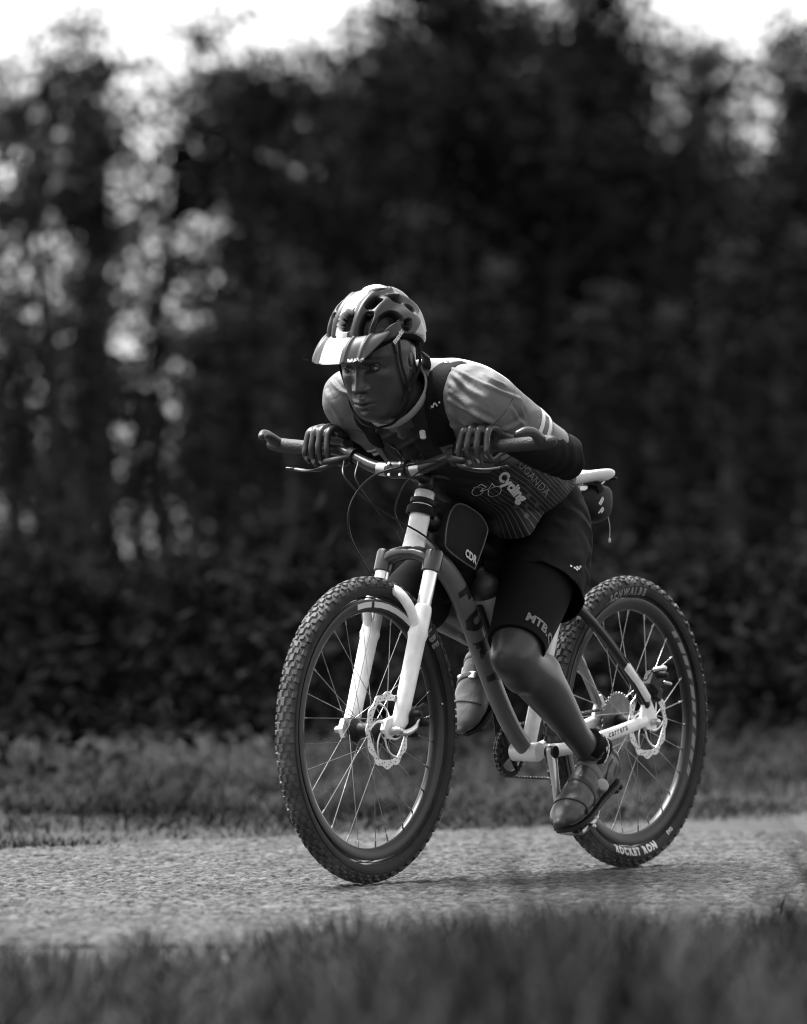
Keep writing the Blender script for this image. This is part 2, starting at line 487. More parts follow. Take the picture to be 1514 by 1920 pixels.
def edge_pos(r, n):
    q = clumped(r, n, 6.0, 15.5, W_NEAR - 0.30, W_NEAR + 2.2, -0.012, 0.4, 1.0)
    w = q[:, 0] * RN[0] + q[:, 1] * RN[1] - W_NEAR
    return q[r.random(len(q)) < np.clip(0.15 + (w + 0.30) / 0.7, 0.06, 1)]
def join_meshes(a, b):
    bm = bmesh.new(); bm.from_mesh(a); bm.from_mesh(b); bm.to_mesh(a); bm.free(); bpy.data.meshes.remove(b); return a
stuff('near_grass', join_meshes(blades(70000, near_pos, 0.09, 0.23, 0.007, 0.8, 11), blades(60000, edge_pos, 0.02, 0.075, 0.005, 1.6, 15)), M_GRASS_N, 'blurred rough grass on the near verge along the bottom of the picture', 'grass')
def far_pos(r, n):
    q = clumped(r, n, 8.0, 27.0, W_FAR - 4.6, W_FAR + 0.30, -0.012, 0.8, 0.95)
    w = W_FAR - (q[:, 0] * RN[0] + q[:, 1] * RN[1]); q[:, 3] *= np.clip(0.22 + (w + 0.3) / 3.4, 0.22, 1.3)
    return q[r.random(len(q)) < np.clip(0.12 + (w + 0.30) / 0.7, 0.05, 1)]
stuff('far_grass', blades(130000, far_pos, 0.025, 0.105, 0.0055, 2.0, 12), M_GRASS_F, 'short pale grass on the far verge beyond the road edge', 'grass')
WEED_LATER = True

# ------------------------------------------------------------------ trees
M_BARK = mat('dark_bark', 0.035, 0.9, spec=0.05, var=0.4, vscale=8, bump=0.5, bscale=30)
M_LEAF = mat('dark_foliage', 0.0120, 0.7, spec=0.0, var=0.8, vscale=1.4)
M_LEAF2 = mat('dull_foliage', 0.0200, 0.7, spec=0.0, var=0.8, vscale=1.4)

def leaf_mesh(pts, size, r):
    """small folded leaf blades set at the given points"""
    n = len(pts); u = r.normal(size=(n, 3)); u /= np.linalg.norm(u, axis=1)[:, None]; w = r.normal(size=(n, 3)); w -= u * (w * u).sum(1)[:, None]; w /= np.linalg.norm(w, axis=1)[:, None]
    nn = np.cross(u, w); s = size * r.uniform(0.6, 1.35, n)[:, None]
    v = np.stack([pts - u * s, pts + w * s * 0.45 + nn * s * 0.18 - u * s * 0.1, pts + u * s, pts - w * s * 0.45 + nn * s * 0.18 - u * s * 0.1], 1).reshape(-1, 3)
    b = np.arange(n) * 4; tri = np.concatenate([np.stack([b, b + 1, b + 2], 1), np.stack([b, b + 2, b + 3], 1)])
    me = bpy.data.meshes.new('crown'); me.vertices.add(len(v)); me.vertices.foreach_set('co', v.ravel()); me.loops.add(tri.size); me.loops.foreach_set('vertex_index', tri.ravel()); me.polygons.add(len(tri)); me.polygons.foreach_set('loop_start', np.arange(0, tri.size, 3)); me.update(calc_edges=True)
    return me

def tree_proto(seed, height, width, n_tips, per, low, leaf, clump, stems=1):
    r = np.random.default_rng(seed); mb = MB(); tips = []
    for s_ in range(stems):
        base = V(r.uniform(-.25, .25), r.uniform(-.25, .25), 0) * (stems > 1); top = base + V(r.uniform(-.3, .3), r.uniform(-.3, .3), height * r.uniform(0.85, 0.97))
        mid = (base + top) / 2 + V(r.uniform(-.15, .15), r.uniform(-.15, .15), 0); r0 = 0.045 * height / 4 / math.sqrt(stems) + 0.02
        mb.tube([base, base * .7 + mid * .3, mid, mid * .4 + top * .6, top], [r0 * 1.3, r0, r0 * .75, r0 * .5, r0 * .15], 8, ref=(1, 0, 0), k=3)
        for i in range(n_tips // stems):
            t = low + (1 - low) * r.random() ** 0.9; st_ = (1 - t) ** 2 * base + 2 * t * (1 - t) * mid + t * t * top
            az = r.uniform(0, 2 * np.pi); ext = width * (0.35 + 0.65 * math.sin(math.pi * min(1, 0.18 + 0.8 * (t - low) / (1 - low)))) * r.uniform(0.35, 1.0)
            tip = st_ + V(math.cos(az) * ext, math.sin(az) * ext, ext * r.uniform(0.05, 0.75)); tip[2] = min(tip[2], height * 1.02)
            knee = st_ * .5 + tip * .5 + V(0, 0, -0.05 * ext)
            mb.tube([st_, knee, tip], [r0 * .35, r0 * .2, 0.004], 5, ref=(0.1, 0.2, 1)); tips.append((st_, knee, tip))
    pts = []
    for st_, knee, tip in tips:
        k = int(per * r.uniform(0.5, 1.4)); tt = r.random(k) ** 0.6
        c = np.outer((1 - tt) ** 2, st_) + np.outer(2 * tt * (1 - tt), knee) + np.outer(tt * tt, tip)
        pts.append(c + r.normal(size=(k, 3)) * clump * (0.5 + 0.8 * tt[:, None]))
    pts = np.vstack(pts); pts = pts[pts[:, 2] > 0.05]
    tm = mesh_from('trunk', mb.V(), mb.f, True, 60); tm.materials.append(M_BARK)
    return tm, leaf_mesh(pts, leaf, r)
rw = np.random.default_rng(77)
wp = clumped(rw, 110000, 10.0, 46.0, W_FAR - 24.0, W_FAR - 2.6, 0.0, 1.1, 1.0)
wp[:, 2] = rw.random(len(wp)) ** 1.3 * 0.62 * wp[:, 3] * np.clip((wp[:, 1] - 19.0) / 6.0, 0.25, 1.0)
wm = leaf_mesh(wp[:, :3], 0.038, rw); wm.name = 'weeds'
stuff('weeds', wm, M_WEED, 'dark tangled weeds covering the ground before the trees', 'weeds')
PROTO = {'dense': [tree_proto(21, 5.2, 1.25, 110, 150, 0.05, 0.042, 0.15, 3), tree_proto(22, 4.8, 1.15, 105, 150, 0.05, 0.042, 0.15, 4)],
         'loose': [tree_proto(31, 4.0, 0.95, 84, 95, 0.06, 0.036, 0.085, 2), tree_proto(32, 3.9, 0.9, 80, 95, 0.05, 0.036, 0.085, 3)],
         'slim': [tree_proto(41, 4.3, 0.42, 60, 60, 0.05, 0.036, 0.08, 1)],
         'bush': [tree_proto(51, 1.5, 0.75, 40, 90, 0.05, 0.05, 0.11, 4), tree_proto(52, 1.2, 0.7, 36, 80, 0.05, 0.05, 0.10, 5)]}
for kk in PROTO:
    for i, (tm, cm) in enumerate(PROTO[kk]): cm.materials.append(M_LEAF if (i + len(kk)) % 2 else M_LEAF2)
def plant(kind, i, px, D, top_px, rot, label, name='tree', group=None):
    """a tree rooted at distance D, whose top reaches the row top_px of the photograph"""
    x = (px - 757) / F_PX * D; ht = CAM_H + (Y_HOR - top_px) / F_PX * D
    tm, cm = PROTO[kind][i % len(PROTO[kind])]
    zmax = np.percentile([q.co.z for q in cm.vertices], 98 if kind == 'dense' else 95); s = ht / zmax
    o = bpy.data.objects.new(name, None); link(o); o.location = (x, D, -0.03); o.rotation_euler = (0, 0, rot); sx = s * random.uniform(0.92, 1.12); o.scale = (sx, sx, s)
    tag(o, label, 'tree' if name == 'tree' else 'bush', group)
    t = bpy.data.objects.new('trunk', tm); link(t, o); c = bpy.data.objects.new('crown', cm); link(c, o)
    return o
T = [('loose', 0, -150, 44, 160, 0.3, None), ('loose', 1, 40, 42, 175, 1.9, 'thin dark tree at the left edge with sky showing through its leaves'),
     ('slim', 0, 150, 45, 170, 2.6, 'slim dark tree second from the left edge behind the front tyre side'),
     ('loose', 0, 310, 44, 80, 4.1, 'pointed loose-leaved tree rising above its neighbours left of the helmet'),
     ('loose', 1, 480, 45, 150, 5.0, 'loose dark tree with bright gaps just left of the helmet'),
     ('dense', 0, 640, 43, 120, 0.9, 'dense dark tree directly behind the helmet'),
     ('dense', 1, 800, 46, -60, 2.2, 'tallest dark tree behind the rider\'s shoulder, its top beyond the frame'),
     ('dense', 0, 960, 44, -50, 3.9, 'tall dense dark tree behind the rider\'s elbow'),
     ('dense', 1, 1120, 45, 25, 5.4, 'dense dark tree above the white saddle'),
     ('dense', 0, 1225, 47, 90, 1.2, 'dark tree left of the open patch of sky at upper right'),
     ('dense', 1, 1365, 46, 300, 2.9, 'low dark tree under the open patch of sky at upper right'),
     ('dense', 1, 1500, 44, 95, 4.4, 'dark tree at the right edge of the picture'), ('dense', 0, 1680, 45, 60, 0.2, None), ('loose', 0, -330, 45, 90, 1.0, None), ('dense', 1, 1860, 46, 40, 2.0, None)]
for kind, i, px, D, tp, rot, lab in T:
    plant(kind, i, px, D, tp, rot, lab or {-150: 'dark tree cut off by the left side of the picture', -330: 'dark tree standing just outside the left side of the picture', 1680: 'dark tree cut off by the right side of the picture', 1860: 'dark tree standing just outside the right side of the picture'}[px], group='dark trees behind the road')
ORD = ['leftmost', 'second from the left', 'third from the left', 'fourth from the left', 'fifth from the left', 'sixth from the left', 'seventh from the left', 'eighth from the left', 'ninth from the left', 'tenth from the left', 'eleventh from the left', 'twelfth from the left', 'thirteenth from the left', 'fourteenth from the left', 'fifteenth from the left', 'sixteenth from the left', 'seventeenth from the left', 'eighteenth from the left', 'nineteenth from the left', 'rightmost']
B2 = [(560, 51, 190), (700, 52, 120), (850, 53, 60), (1000, 51, 60), (1150, 53, 100), (1290, 52, 360), (1430, 51, 350), (1580, 53, 220)]
for j, (px, D, tp) in enumerate(B2):
    plant('dense', j, px, D, tp, j * 1.3, 'dark tree in the back row of the wood, ' + ORD[j], group='back row of the wood')
SL = [(-40, 37, 560), (40, 34, 640), (110, 38, 520), (190, 36, 600), (265, 34, 700), (330, 37, 640), (400, 35, 720), (450, 38, 600), (520, 36, 540), (590, 37, 500), (690, 36, 560), (770, 35, 600), (830, 38, 420), (940, 37, 520), (1060, 36, 600), (1190, 38, 560), (1260, 35, 600), (1330, 37, 480), (1410, 36, 520), (1510, 38, 460)]
for j, (px, D, tp) in enumerate(SL):
    plant('slim', 0, px, D, tp, j * 2.1, 'slim dark sapling before the taller trees, ' + ORD[j], 'sapling', 'saplings before the wood')
BU = [(-30, 33, 1050), (150, 32, 1075), (370, 33, 1060), (600, 32, 1060), (790, 33, 1040), (980, 32, 1060), (1190, 33, 1050), (1360, 32, 1060), (1500, 33, 1030)]
for j, (px, D, tp) in enumerate(BU):
    plant('bush', j, px, D, tp, j * 1.7, 'low dark bush among the weeds before the trees, ' + ORD[j], 'bush', 'bushes among the weeds')
for j in range(8):                                            # unseen trees added behind the viewpoint to cut sky light from the front
    tm, cm = PROTO['dense'][j % 2]
    o = bpy.data.objects.new('tree', None); link(o); o.location = (-21 + 6 * j, -7 - 2 * (j % 2), -0.03); o.rotation_euler = (0, 0, j); o.scale = (3.0, 3.0, 2.3)
    tag(o, 'added shade tree behind the viewpoint, ' + (ORD[j] if j < 7 else 'rightmost'), 'tree', 'added shade trees behind the viewpoint')
    t = bpy.data.objects.new('trunk', tm); link(t, o); c = bpy.data.objects.new('crown', cm); link(c, o)
# ------------------------------------------------------------------ bicycle
M_WHITE = mat('white_gloss_paint', 0.80, 0.28, coat=0.3, var=0.16, vscale=26)
M_GREYP = mat('grey_frame_paint', 0.12, 0.35, coat=0.2, var=0.1, vscale=20)
M_BLACK = mat('black_paint', 0.008, 0.35, spec=0.4)
M_BLACKM = mat('matt_black_plastic', 0.008, 0.55, spec=0.3, bump=0.1, bscale=200)
M_RUBBER = mat('tyre_rubber', 0.020, 0.65, spec=0.25, var=0.35, vscale=25, bump=0.15, bscale=150, attr='tone')
M_SPOKE = mat('stainless_spoke', 0.32, 0.3, metal=1.0)
M_STEEL = mat('brushed_steel', 0.62, 0.32, metal=1.0, var=0.1, vscale=40)
M_ALU = mat('dull_aluminium', 0.45, 0.38, metal=1.0, var=0.12, vscale=30)
M_CHAIN = mat('oily_chain_steel', 0.18, 0.4, metal=0.9)
M_CABLE = mat('cable_housing', 0.008, 0.35, spec=0.3)
M_PRINT_W = mat('white_print', 0.6, 0.5)
M_PRINT_G = mat('grey_print', 0.16, 0.6)
M_PRINT_B = mat('black_print', 0.012, 0.45)
M_CHROME = mat('polished_stanchion', 0.85, 0.18, metal=0.6)

bike = thing('bicycle', (0.55, 0, 0), 'white and grey hardtail mountain bike ridden downhill on the road', 'bicycle')
R_T, R_W = 0.35, 0.028          # tyre outer radius, half width
AX_R, AX_F = V(0, 0, R_T), V(1.117, 0, R_T)
BB = V(0.447, 0, 0.287)
HT_T, HT_B = V(0.889, 0, 0.868), V(0.933, 0, 0.752)
STEER = nrm(HT_B - HT_T)

# frame -------------------------------------------------------------
mb = MB()
mb.tube([HT_T, (HT_T + HT_B) / 2, HT_B], [0.0245, 0.0235, 0.027], 24, cap='flat')
head_tube = part('head_tube', mb, M_WHITE, bike)
mb = MB().tube([(0.912, 0, 0.782), (0.865, 0, 0.758), (0.805, 0, 0.722), (0.75, 0, 0.675), (0.69, 0, 0.598), (0.635, 0, 0.510), (0.575, 0, 0.420), (0.51, 0, 0.343), (0.455, 0, 0.296)],
               np.array([(0.019, 0.022), (0.020, 0.025), (0.0215, 0.027), (0.022, 0.028), (0.022, 0.028), (0.022, 0.0255), (0.0215, 0.024), (0.021, 0.022), (0.021, 0.020)]), 24, k=4)
down_tube = part('down_tube', mb, M_GREYP, bike)
DT_V, DT_F = mb.V(), mb.f
mb = MB().tube([(0.90, 0, 0.84), (0.75, 0, 0.795), (0.55, 0, 0.735), (0.33, 0, 0.672)], np.array([(0.022, 0.024), (0.02, 0.021), (0.019, 0.018), (0.018, 0.016)]), 20, k=4)
part('top_tube', mb, M_BLACK, bike)
mb = MB().tube([BB + V(-.002, 0, 0), (0.30, 0, 0.665), (0.285, 0, 0.70)], [0.018, 0.0175, 0.0175], 20)
part('seat_tube', mb, M_WHITE, bike)
mb = MB().tube([(0.286, 0, 0.695), (0.238, 0, 0.915)], 0.0148, 18)
seatpost = part('seatpost', mb, M_BLACK, bike)
mb = MB().lathe([(0.0185, -0.018), (0.0215, -0.016), (0.0215, 0.016), (0.0185, 0.018)], (0.288, 0, 0.69), (-0.38, 0, 0.92), 24)
mb.box((0.262, 0, 0.688), (0.02, 0.016, 0.022), bev=0.003)
part('seat_clamp', mb, M_BLACKM, seatpost)
mb = MB().lathe([(0.021, -0.037), (0.023, -0.034), (0.023, 0.034), (0.021, 0.037)], BB, (0, 1, 0), 28)
part('bottom_bracket', mb, M_WHITE, bike)
for sd in (1, -1):
    mb = MB().tube([(0.425, sd * 0.024, 0.288), (0.33, sd * 0.036, 0.292), (0.18, sd * 0.060, 0.322), (0.03, sd * 0.068, 0.352)],
                   np.array([(0.011, 0.017), (0.0105, 0.016), (0.0105, 0.0155), (0.0095, 0.0145)]), 16, k=5)
    part('chainstay', mb, M_WHITE, bike)
    if sd == 1: CS_V, CS_F = mb.V(), mb.f
    mb = MB().tube([(0.315, sd * 0.012, 0.645), (0.27, sd * 0.034, 0.622), (0.19, sd * 0.050, 0.56), (0.10, sd * 0.061, 0.478), (0.022, sd * 0.068, 0.392)],
                   np.array([(0.010, 0.012), (0.010, 0.0125), (0.0105, 0.012), (0.0105, 0.0115), (0.010, 0.012)]), 16, k=5)
    part('seatstay', mb, M_BLACK if sd == 1 else M_GREYP, bike)
    if sd == 1:
        mb = MB().tube([(0.105, 0.063, 0.485), (0.07, 0.068, 0.452), (0.028, 0.073, 0.408)], np.array([(0.0105, 0.0128)] * 3), 14, k=4)
        part('stay_panel', mb, M_WHITE, bike)
    mb = MB().plate([(-0.02, -0.018), (0.02, -0.018), (0.05, 0.005), (0.045, 0.02), (0.03, 0.06), (0.012, 0.065), (-0.012, 0.03), (-0.024, 0.008)], AX_R + V(0, sd * 0.067, 0), (1, 0, 0), (0, 0, 1), 0.008)
    part('dropout', mb, M_WHITE, bike)
mb = MB()
for sd in (1, -1):
    mb.tube([(0.295, sd * 0.02, 0.632), (0.262, sd * 0.037, 0.618)], 0.008, 10)
mb.tube([(0.245, -0.04, 0.605), (0.25, 0, 0.625), (0.245, 0.04, 0.605)], 0.009, 12, ref=(1, 0, 0), k=4)
part('stay_bridge', mb, M_WHITE, bike)
mb = MB().plate([(0.815, 0.79), (0.885, 0.80), (0.895, 0.765), (0.84, 0.725)], (0, 0, 0), (1, 0, 0), (0, 0, 1), 0.03)
part('gusset', mb, M_BLACK, bike)

# headset, stem, fork ----------------------------------------------------
mb = MB().lathe([(0.022, -0.022), (0.0235, -0.02), (0.0235, 0.006), (0.022, 0.008)], HT_T - STEER * 0.02, -STEER, 26)
part('spacer', mb, M_WHITE, bike)
mb = MB().lathe([(0.025, -0.006), (0.030, -0.004), (0.030, 0.006), (0.0255, 0.008)], HT_T, -STEER, 26)
part('headset_cup', mb, M_BLACKM, bike)
mb = MB().lathe([(0.027, -0.008), (0.030, -0.005), (0.028, 0.006)], HT_B, STEER, 26)
part('crown_race', mb, M_BLACKM, bike)
ST_T = HT_T - STEER * 0.062
CLAMP = V(0.985, 0, 0.945)
mb = MB().tube([ST_T + STEER * 0.018, ST_T - STEER * 0.02], 0.0185, 20)
mb.tube([ST_T, ST_T * 0.5 + CLAMP * 0.5, CLAMP - V(0.012, 0, 0)], np.array([(0.016, 0.018), (0.0145, 0.016), (0.018, 0.017)]), 16)
mb.lathe([(0.018, -0.024), (0.0215, -0.022), (0.0215, 0.022), (0.018, 0.024)], CLAMP, (0, 1, 0), 22)
stem = part('stem', mb, M_BLACK, bike)
mb = MB()
for sd in (1, -1):
    for dz in (0.013, -0.013):
        mb.lathe([(0.0036, 0), (0.0036, 0.004), (0.001, 0.0045)], CLAMP + V(0.0195, sd * 0.015, dz), (1, 0, 0.2), 10)
part('bolt', mb, M_STEEL, stem)

mb = MB()                                            # crown: an arch between the two legs
CR_C = HT_B + STEER * 0.018
mb.tube([(0.943, -0.066, 0.722), (0.945, -0.052, 0.742), (0.940, -0.024, 0.752), (0.938, 0, 0.754), (0.940, 0.024, 0.752), (0.945, 0.052, 0.742), (0.943, 0.066, 0.722)],
        np.array([(0.020, 0.016), (0.021, 0.017), (0.024, 0.017), (0.026, 0.016), (0.024, 0.017), (0.021, 0.017), (0.020, 0.016)]), 16, ref=(1, 0, 0), k=4)
for sd in (1, -1):
    mb.lathe([(0.016, -0.028), (0.0215, -0.026), (0.022, 0.018), (0.019, 0.024), (0.012, 0.026)], V(0.947, sd * 0.066, 0.735), -STEER, 22)
fork = part('fork_crown', mb, mat('fork_crown_paint', 0.02, 0.3, coat=0.3), bike)
LEG_T = V(0.952, 0, 0.722); LEG_B = V(1.082, 0, 0.372)
LD = nrm(LEG_B - LEG_T)
for sd in (1, -1):
    o = V(0, sd * 0.066, 0)
    mb = MB().tube([LEG_T + o, LEG_T + LD * 0.13 + o], 0.0165, 20)
    part('stanchion', mb, M_CHROME, bike)
    a = LEG_T + LD * 0.105 + o
    mb = MB().tube([a, a + LD * 0.012, a + LD * 0.05, a + LD * 0.06, a + LD * 0.075, a + LD * 0.20, LEG_B + o - LD * 0.05, LEG_B + o + LD * 0.0, LEG_B + o + LD * 0.02 + V(0.012, 0, 0)],
                   np.array([(0.0205, 0.0205), (0.0215, 0.0215), (0.0215, 0.0215), (0.0235, 0.024), (0.0205, 0.0205), (0.0195, 0.0195), (0.0185, 0.020), (0.017, 0.024), (0.011, 0.02)]), 20)
    mb.plate([(-0.018, -0.012), (0.02, -0.02), (0.032, 0.0), (0.022, 0.022), (-0.012, 0.03)], AX_F + V(-0.005, sd * 0.058, 0.002), (1, 0, 0), (0, 0, 1), 0.012)
    low = part('fork_lower', mb, M_WHITE, bike)
    mb = MB().tube([a - LD * 0.006, a + LD * 0.004], np.array([(0.0195, 0.0195), (0.021, 0.021)]), 20, cap='flat')
    part('wiper_seal', mb, M_WHITE, low)
    if sd == 1:
        lb = bvh_of(mb.V(), mb.f)
        for (px, py), poly in (((780, 1302), [(-0.012, -0.022), (0.010, -0.014), (0.016, 0.006), (0.006, 0.024), (-0.008, 0.012)]), ((788, 1250), [(-0.004, -0.016), (0.010, -0.010), (0.008, 0.018), (0.0, 0.010)]), ((784, 1222), [(-0.012, -0.002), (0.012, -0.004), (0.012, 0.003), (-0.010, 0.002)])):
            c = on_surface(px, py, lb)
            if c is not None: decal('fork_decal', np.array(poly), [tuple(range(len(poly)))], c, V(-0.5, 0.86, 0), V(0.05, 0, 1), lb, mat('fork_decal_print', 0.10, 0.4, var=0.4, vscale=60), low, 0.0008, 0.008)
mb = MB()
A0 = LEG_T + LD * 0.15
mb.tube([A0 + V(0.01, 0.066, 0), A0 + V(0.028, 0.058, 0.048), A0 + V(0.036, 0.032, 0.082), A0 + V(0.038, 0, 0.090), A0 + V(0.036, -0.032, 0.082), A0 + V(0.028, -0.058, 0.048), A0 + V(0.01, -0.066, 0)],
        np.array([(0.009, 0.012)] * 7), 14, ref=(1, 0, 0.4), k=5)
part('fork_arch', mb, M_WHITE, bike)

# wheels -----------------------------------------------------------------
def knob_ring(mb, prof_c, rt):
    """tread blocks set round a tyre: rows (angle across the section, length, width, height, count, phase)"""
    cR = rt - R_W                                   # radius of the section's centre
    rows = [(0, .017, .010, .0042, 62, 0.0), (17, .013, .0085, .0042, 62, 0.5), (-17, .013, .0085, .0042, 62, 0.5),
            (36, .012, .009, .0045, 62, 0.0), (-36, .012, .009, .0045, 62, 0.0), (56, .013, .011, .005, 62, 0.5), (-56, .013, .011, .005, 62, 0.5)]
    for al, ln, wd, ht, cnt, ph in rows:
        al = math.radians(al)
        for i in range(cnt):
            th = 2 * math.pi * (i + ph) / cnt
            er = V(math.cos(th), 0, math.sin(th)); et = V(-math.sin(th), 0, math.cos(th)); ey = V(0, 1, 0)
            nn = er * math.cos(al) + ey * math.sin(al); bb = -er * math.sin(al) + ey * math.cos(al)
            c = er * cR + nn * (R_W - ht)
            l2 = ln * (0.85 + 0.15 * ((i * 7) % 3)) / 2; w2 = wd / 2; sk = 0.2 * ln * (1 if (i + (al > 0)) % 2 else -1)
            vs = []
            for hh, kk in ((-0.002, 1.12), (ht, 0.86)):
                for a, b in ((-1, -1), (1, -1), (1, 1), (-1, 1)):
                    vs.append(c + nn * hh + et * (a * l2 * kk + b * sk * 0.4) + bb * b * w2 * kk)
            mb.add(vs, [(4, 5, 6, 7), (0, 1, 5, 4), (1, 2, 6, 5), (2, 3, 7, 6), (3, 0, 4, 7)])

def ring_text(txt, size, r0, y0, ang, side, bold=0.0, bend='top', sp=1.05):
    """letters wrapped round the tyre sidewall, read from outside; y0(r) gives the sidewall's offset"""
    v, f = text_polys(txt, size, bold, space=sp)
    v, f = subdiv2(v, f, 0.008)
    out = []
    for a, b in v:
        r = r0 + b; th = ang + a / r0 * (1 if side > 0 else -1)
        if bend == 'low': r = r0 - b; th = ang - a / r0
        out.append(V(math.cos(th) * r, y0(r), math.sin(th) * r))
    return out, f

def sidewall_y(r):
    c = R_T - R_W; t = max(-0.99, min(0.99, (r - c) / (R_W - 0.004)))
    return (R_W - 0.004) * math.sqrt(1 - t * t) * 0.98 + 0.0016

def make_wheel(center, front):
    w = pivot('wheel', center, bike)
    w['label'] = 'front wheel with black hub' if front else 'rear wheel with cassette'
    # tyre
    mb = MB(); n = 18; cR = R_T - R_W; prof = []
    for i in range(n + 1):
        a = math.radians(-128 + 256 * i / n)
        prof.append((cR + math.cos(a) * (R_W - 0.0042), math.sin(a) * (R_W - 0.0042)))
    seg = 128; ang = np.linspace(0, 2 * np.pi, seg, endpoint=False)
    vs = []; fs = []
    for r, y in prof:
        vs.append(np.stack([np.cos(ang) * r, np.full(seg, y), np.sin(ang) * r], 1))
    m = len(prof)
    for i in range(m):
        j = (i + 1) % m
        for a in range(seg):
            b = (a + 1) % seg; fs.append((i * seg + a, j * seg + a, j * seg + b, i * seg + b))
    mb.add(np.vstack(vs), fs); knob_ring(mb, prof, R_T)
    for sd in (1, -1):                               # moulded bead line on each sidewall
        for rr in (0.302, 0.326):
            mb.tube([(math.cos(t) * rr, sd * sidewall_y(rr) - sd * 0.001, math.sin(t) * rr) for t in np.linspace(0, 2 * np.pi, 96, endpoint=False)], 0.0011, 5, closed=True)
    v = mb.V() + center
    mb2 = MB().add(v, mb.f)
    tyre = part('tyre', mb2, M_RUBBER, w, angle=35)
    q = v - center; rr_ = np.hypot(q[:, 0], q[:, 2]); dust = np.clip((rr_ - 0.325) / 0.018, 0, 1) * (0.7 + 0.6 * vnoise(v, 14, 2))
    set_tone(tyre.data, 0.85 + 4.0 * dust)      # grey road dust on the tread
    # rim
    rp = [(0.297, 0.0125), (0.297, 0.0145), (0.293, 0.015), (0.279, 0.0135), (0.271, 0.010), (0.268, 0.004), (0.268, -0.004), (0.271, -0.010), (0.279, -0.0135), (0.293, -0.015), (0.297, -0.0145), (0.297, -0.0125)]
    mb = MB().lathe(rp, center, (0, 1, 0), 128, closed=True)
    rim = part('rim', mb, mat('black_anodised_rim', 0.012, 0.35, spec=0.35), w, angle=50)
    # stripes printed on the rim's near side
    mb = MB()
    def stripe(a0, a1, r0, r1, slant):
        k = 6; vs = []
        for i in range(k + 1):
            a = a0 + (a1 - a0) * i / k
            for r, sl in ((r0, 0), (r1, slant)):
                yy = 0.0135 + (r - 0.279) / 0.014 * 0.0015 + 0.0008
                vs.append(V(math.cos(a + sl) * r, yy, math.sin(a + sl) * r) + center)
        part('rim_decal', MB().add(vs, [(2 * i, 2 * i + 1, 2 * i + 3, 2 * i + 2) for i in range(k)]), M_PRINT_W if front else M_PRINT_G, rim, angle=180)
    if front:
        a = math.radians(90); stripe(a + 0.02, a + 0.66, 0.2795, 0.2925, 0.0); stripe(a - 0.22, a - 0.02, 0.2795, 0.2925, 0.0)
    else:
        for q in range(10):
            a = math.radians(158 - q * 5.2 + 0); a = math.pi - a if False else a
            stripe(math.radians(180 + 22 - q * 8.0), math.radians(180 + 26.5 - q * 8.0 + (q % 3)), 0.2795, 0.2925, 0.035)
    # hub
    hw = 0.042 if front else 0.052
    mb = MB().lathe([(0.009, -hw - 0.012), (0.012, -hw), (0.029, -hw + 0.006), (0.029, -hw + 0.010), (0.017, -hw + 0.022), (0.016, 0), (0.017, hw - 0.022), (0.029, hw - 0.012), (0.029, hw - 0.008), (0.013, hw - 0.002), (0.010, hw + 0.012)], center, (0, 1, 0), 28)
    part('hub', mb, M_BLACKM, w)
    # spokes: 28, each its own object, two mirrored shapes per side sharing mesh data
    protos = {}
    for i in range(28):
        sd = 1 if i % 2 == 0 else -1; tr = 1 if (i // 2) % 2 == 0 else -1
        key = (sd, tr)
        th = 2 * math.pi * i / 28
        if key not in protos:
            off = math.radians(62) * tr
            a = V(math.cos(off) * 0.028, sd * (hw - 0.010), math.sin(off) * 0.028); b = V(0.268, sd * 0.003, 0)
            e = a + (b - a) * 0.945
            mb = MB().tube([a, e], 0.0009, 6, ref=(0, 0.3, 1)); mb.tube([e, b], 0.0019, 6, ref=(0, 0.3, 1))
            protos[key] = mesh_from('spoke', mb.V(), mb.f, True, 40); protos[key].materials.append(M_SPOKE)
        o = bpy.data.objects.new('spoke', protos[key]); link(o, w)
        o.rotation_euler = (0, -th - (0.12 if front else 0.05), 0)
    # brake rotor: wavy ring with drilled slots and six swept arms
    rr = 0.086; yy = 0.054 if front else 0.058
    mb = MB(); n = 144; out, inn = [], []
    for i in range(n):
        t = 2 * math.pi * i / n
        ro = rr + 0.0030 * math.cos(12 * t); ri = rr - 0.0165 + 0.002 * math.cos(6 * t)
        out.append((math.cos(t) * ro, math.sin(t) * ro)); inn.append((math.cos(t) * ri, math.sin(t) * ri))
    vs = [];
    for y in (yy - 0.001, yy + 0.001):
        vs += [center + V(x, y, z) for x, z in out] + [center + V(x, y, z) for x, z in inn]
    fs = []
    for i in range(n):
        j = (i + 1) % n
        fs += [(2 * n + i, 3 * n + i, 3 * n + j, 2 * n + j), (i, j, n + j, n + i), (i, 2 * n + i, 2 * n + j, j), (n + i, n + j, 3 * n + j, 3 * n + i)]
    mb.add(vs, fs)
    for i in range(6):
        t = 2 * math.pi * i / 6
        pth = [(math.cos(t + 0.9 * (1 - q)) * (0.021 + (rr - 0.036) * q), math.sin(t + 0.9 * (1 - q)) * (0.021 + (rr - 0.036) * q)) for q in np.linspace(0, 1, 7)]
        mb.tube([center + V(x, yy, z) for x, z in pth], np.array([(0.001, 0.0042), (0.001, 0.0038), (0.001, 0.0034), (0.001, 0.003), (0.001, 0.0028), (0.001, 0.0028), (0.001, 0.0036)]), 8)
    mb.lathe([(0.014, -0.0015), (0.025, -0.0013), (0.025, 0.0013), (0.014, 0.0015)], center + V(0, yy, 0), (0, 1, 0), 24, closed=True)
    rot = part('brake_rotor', mb, M_STEEL, w)
    mb = MB()
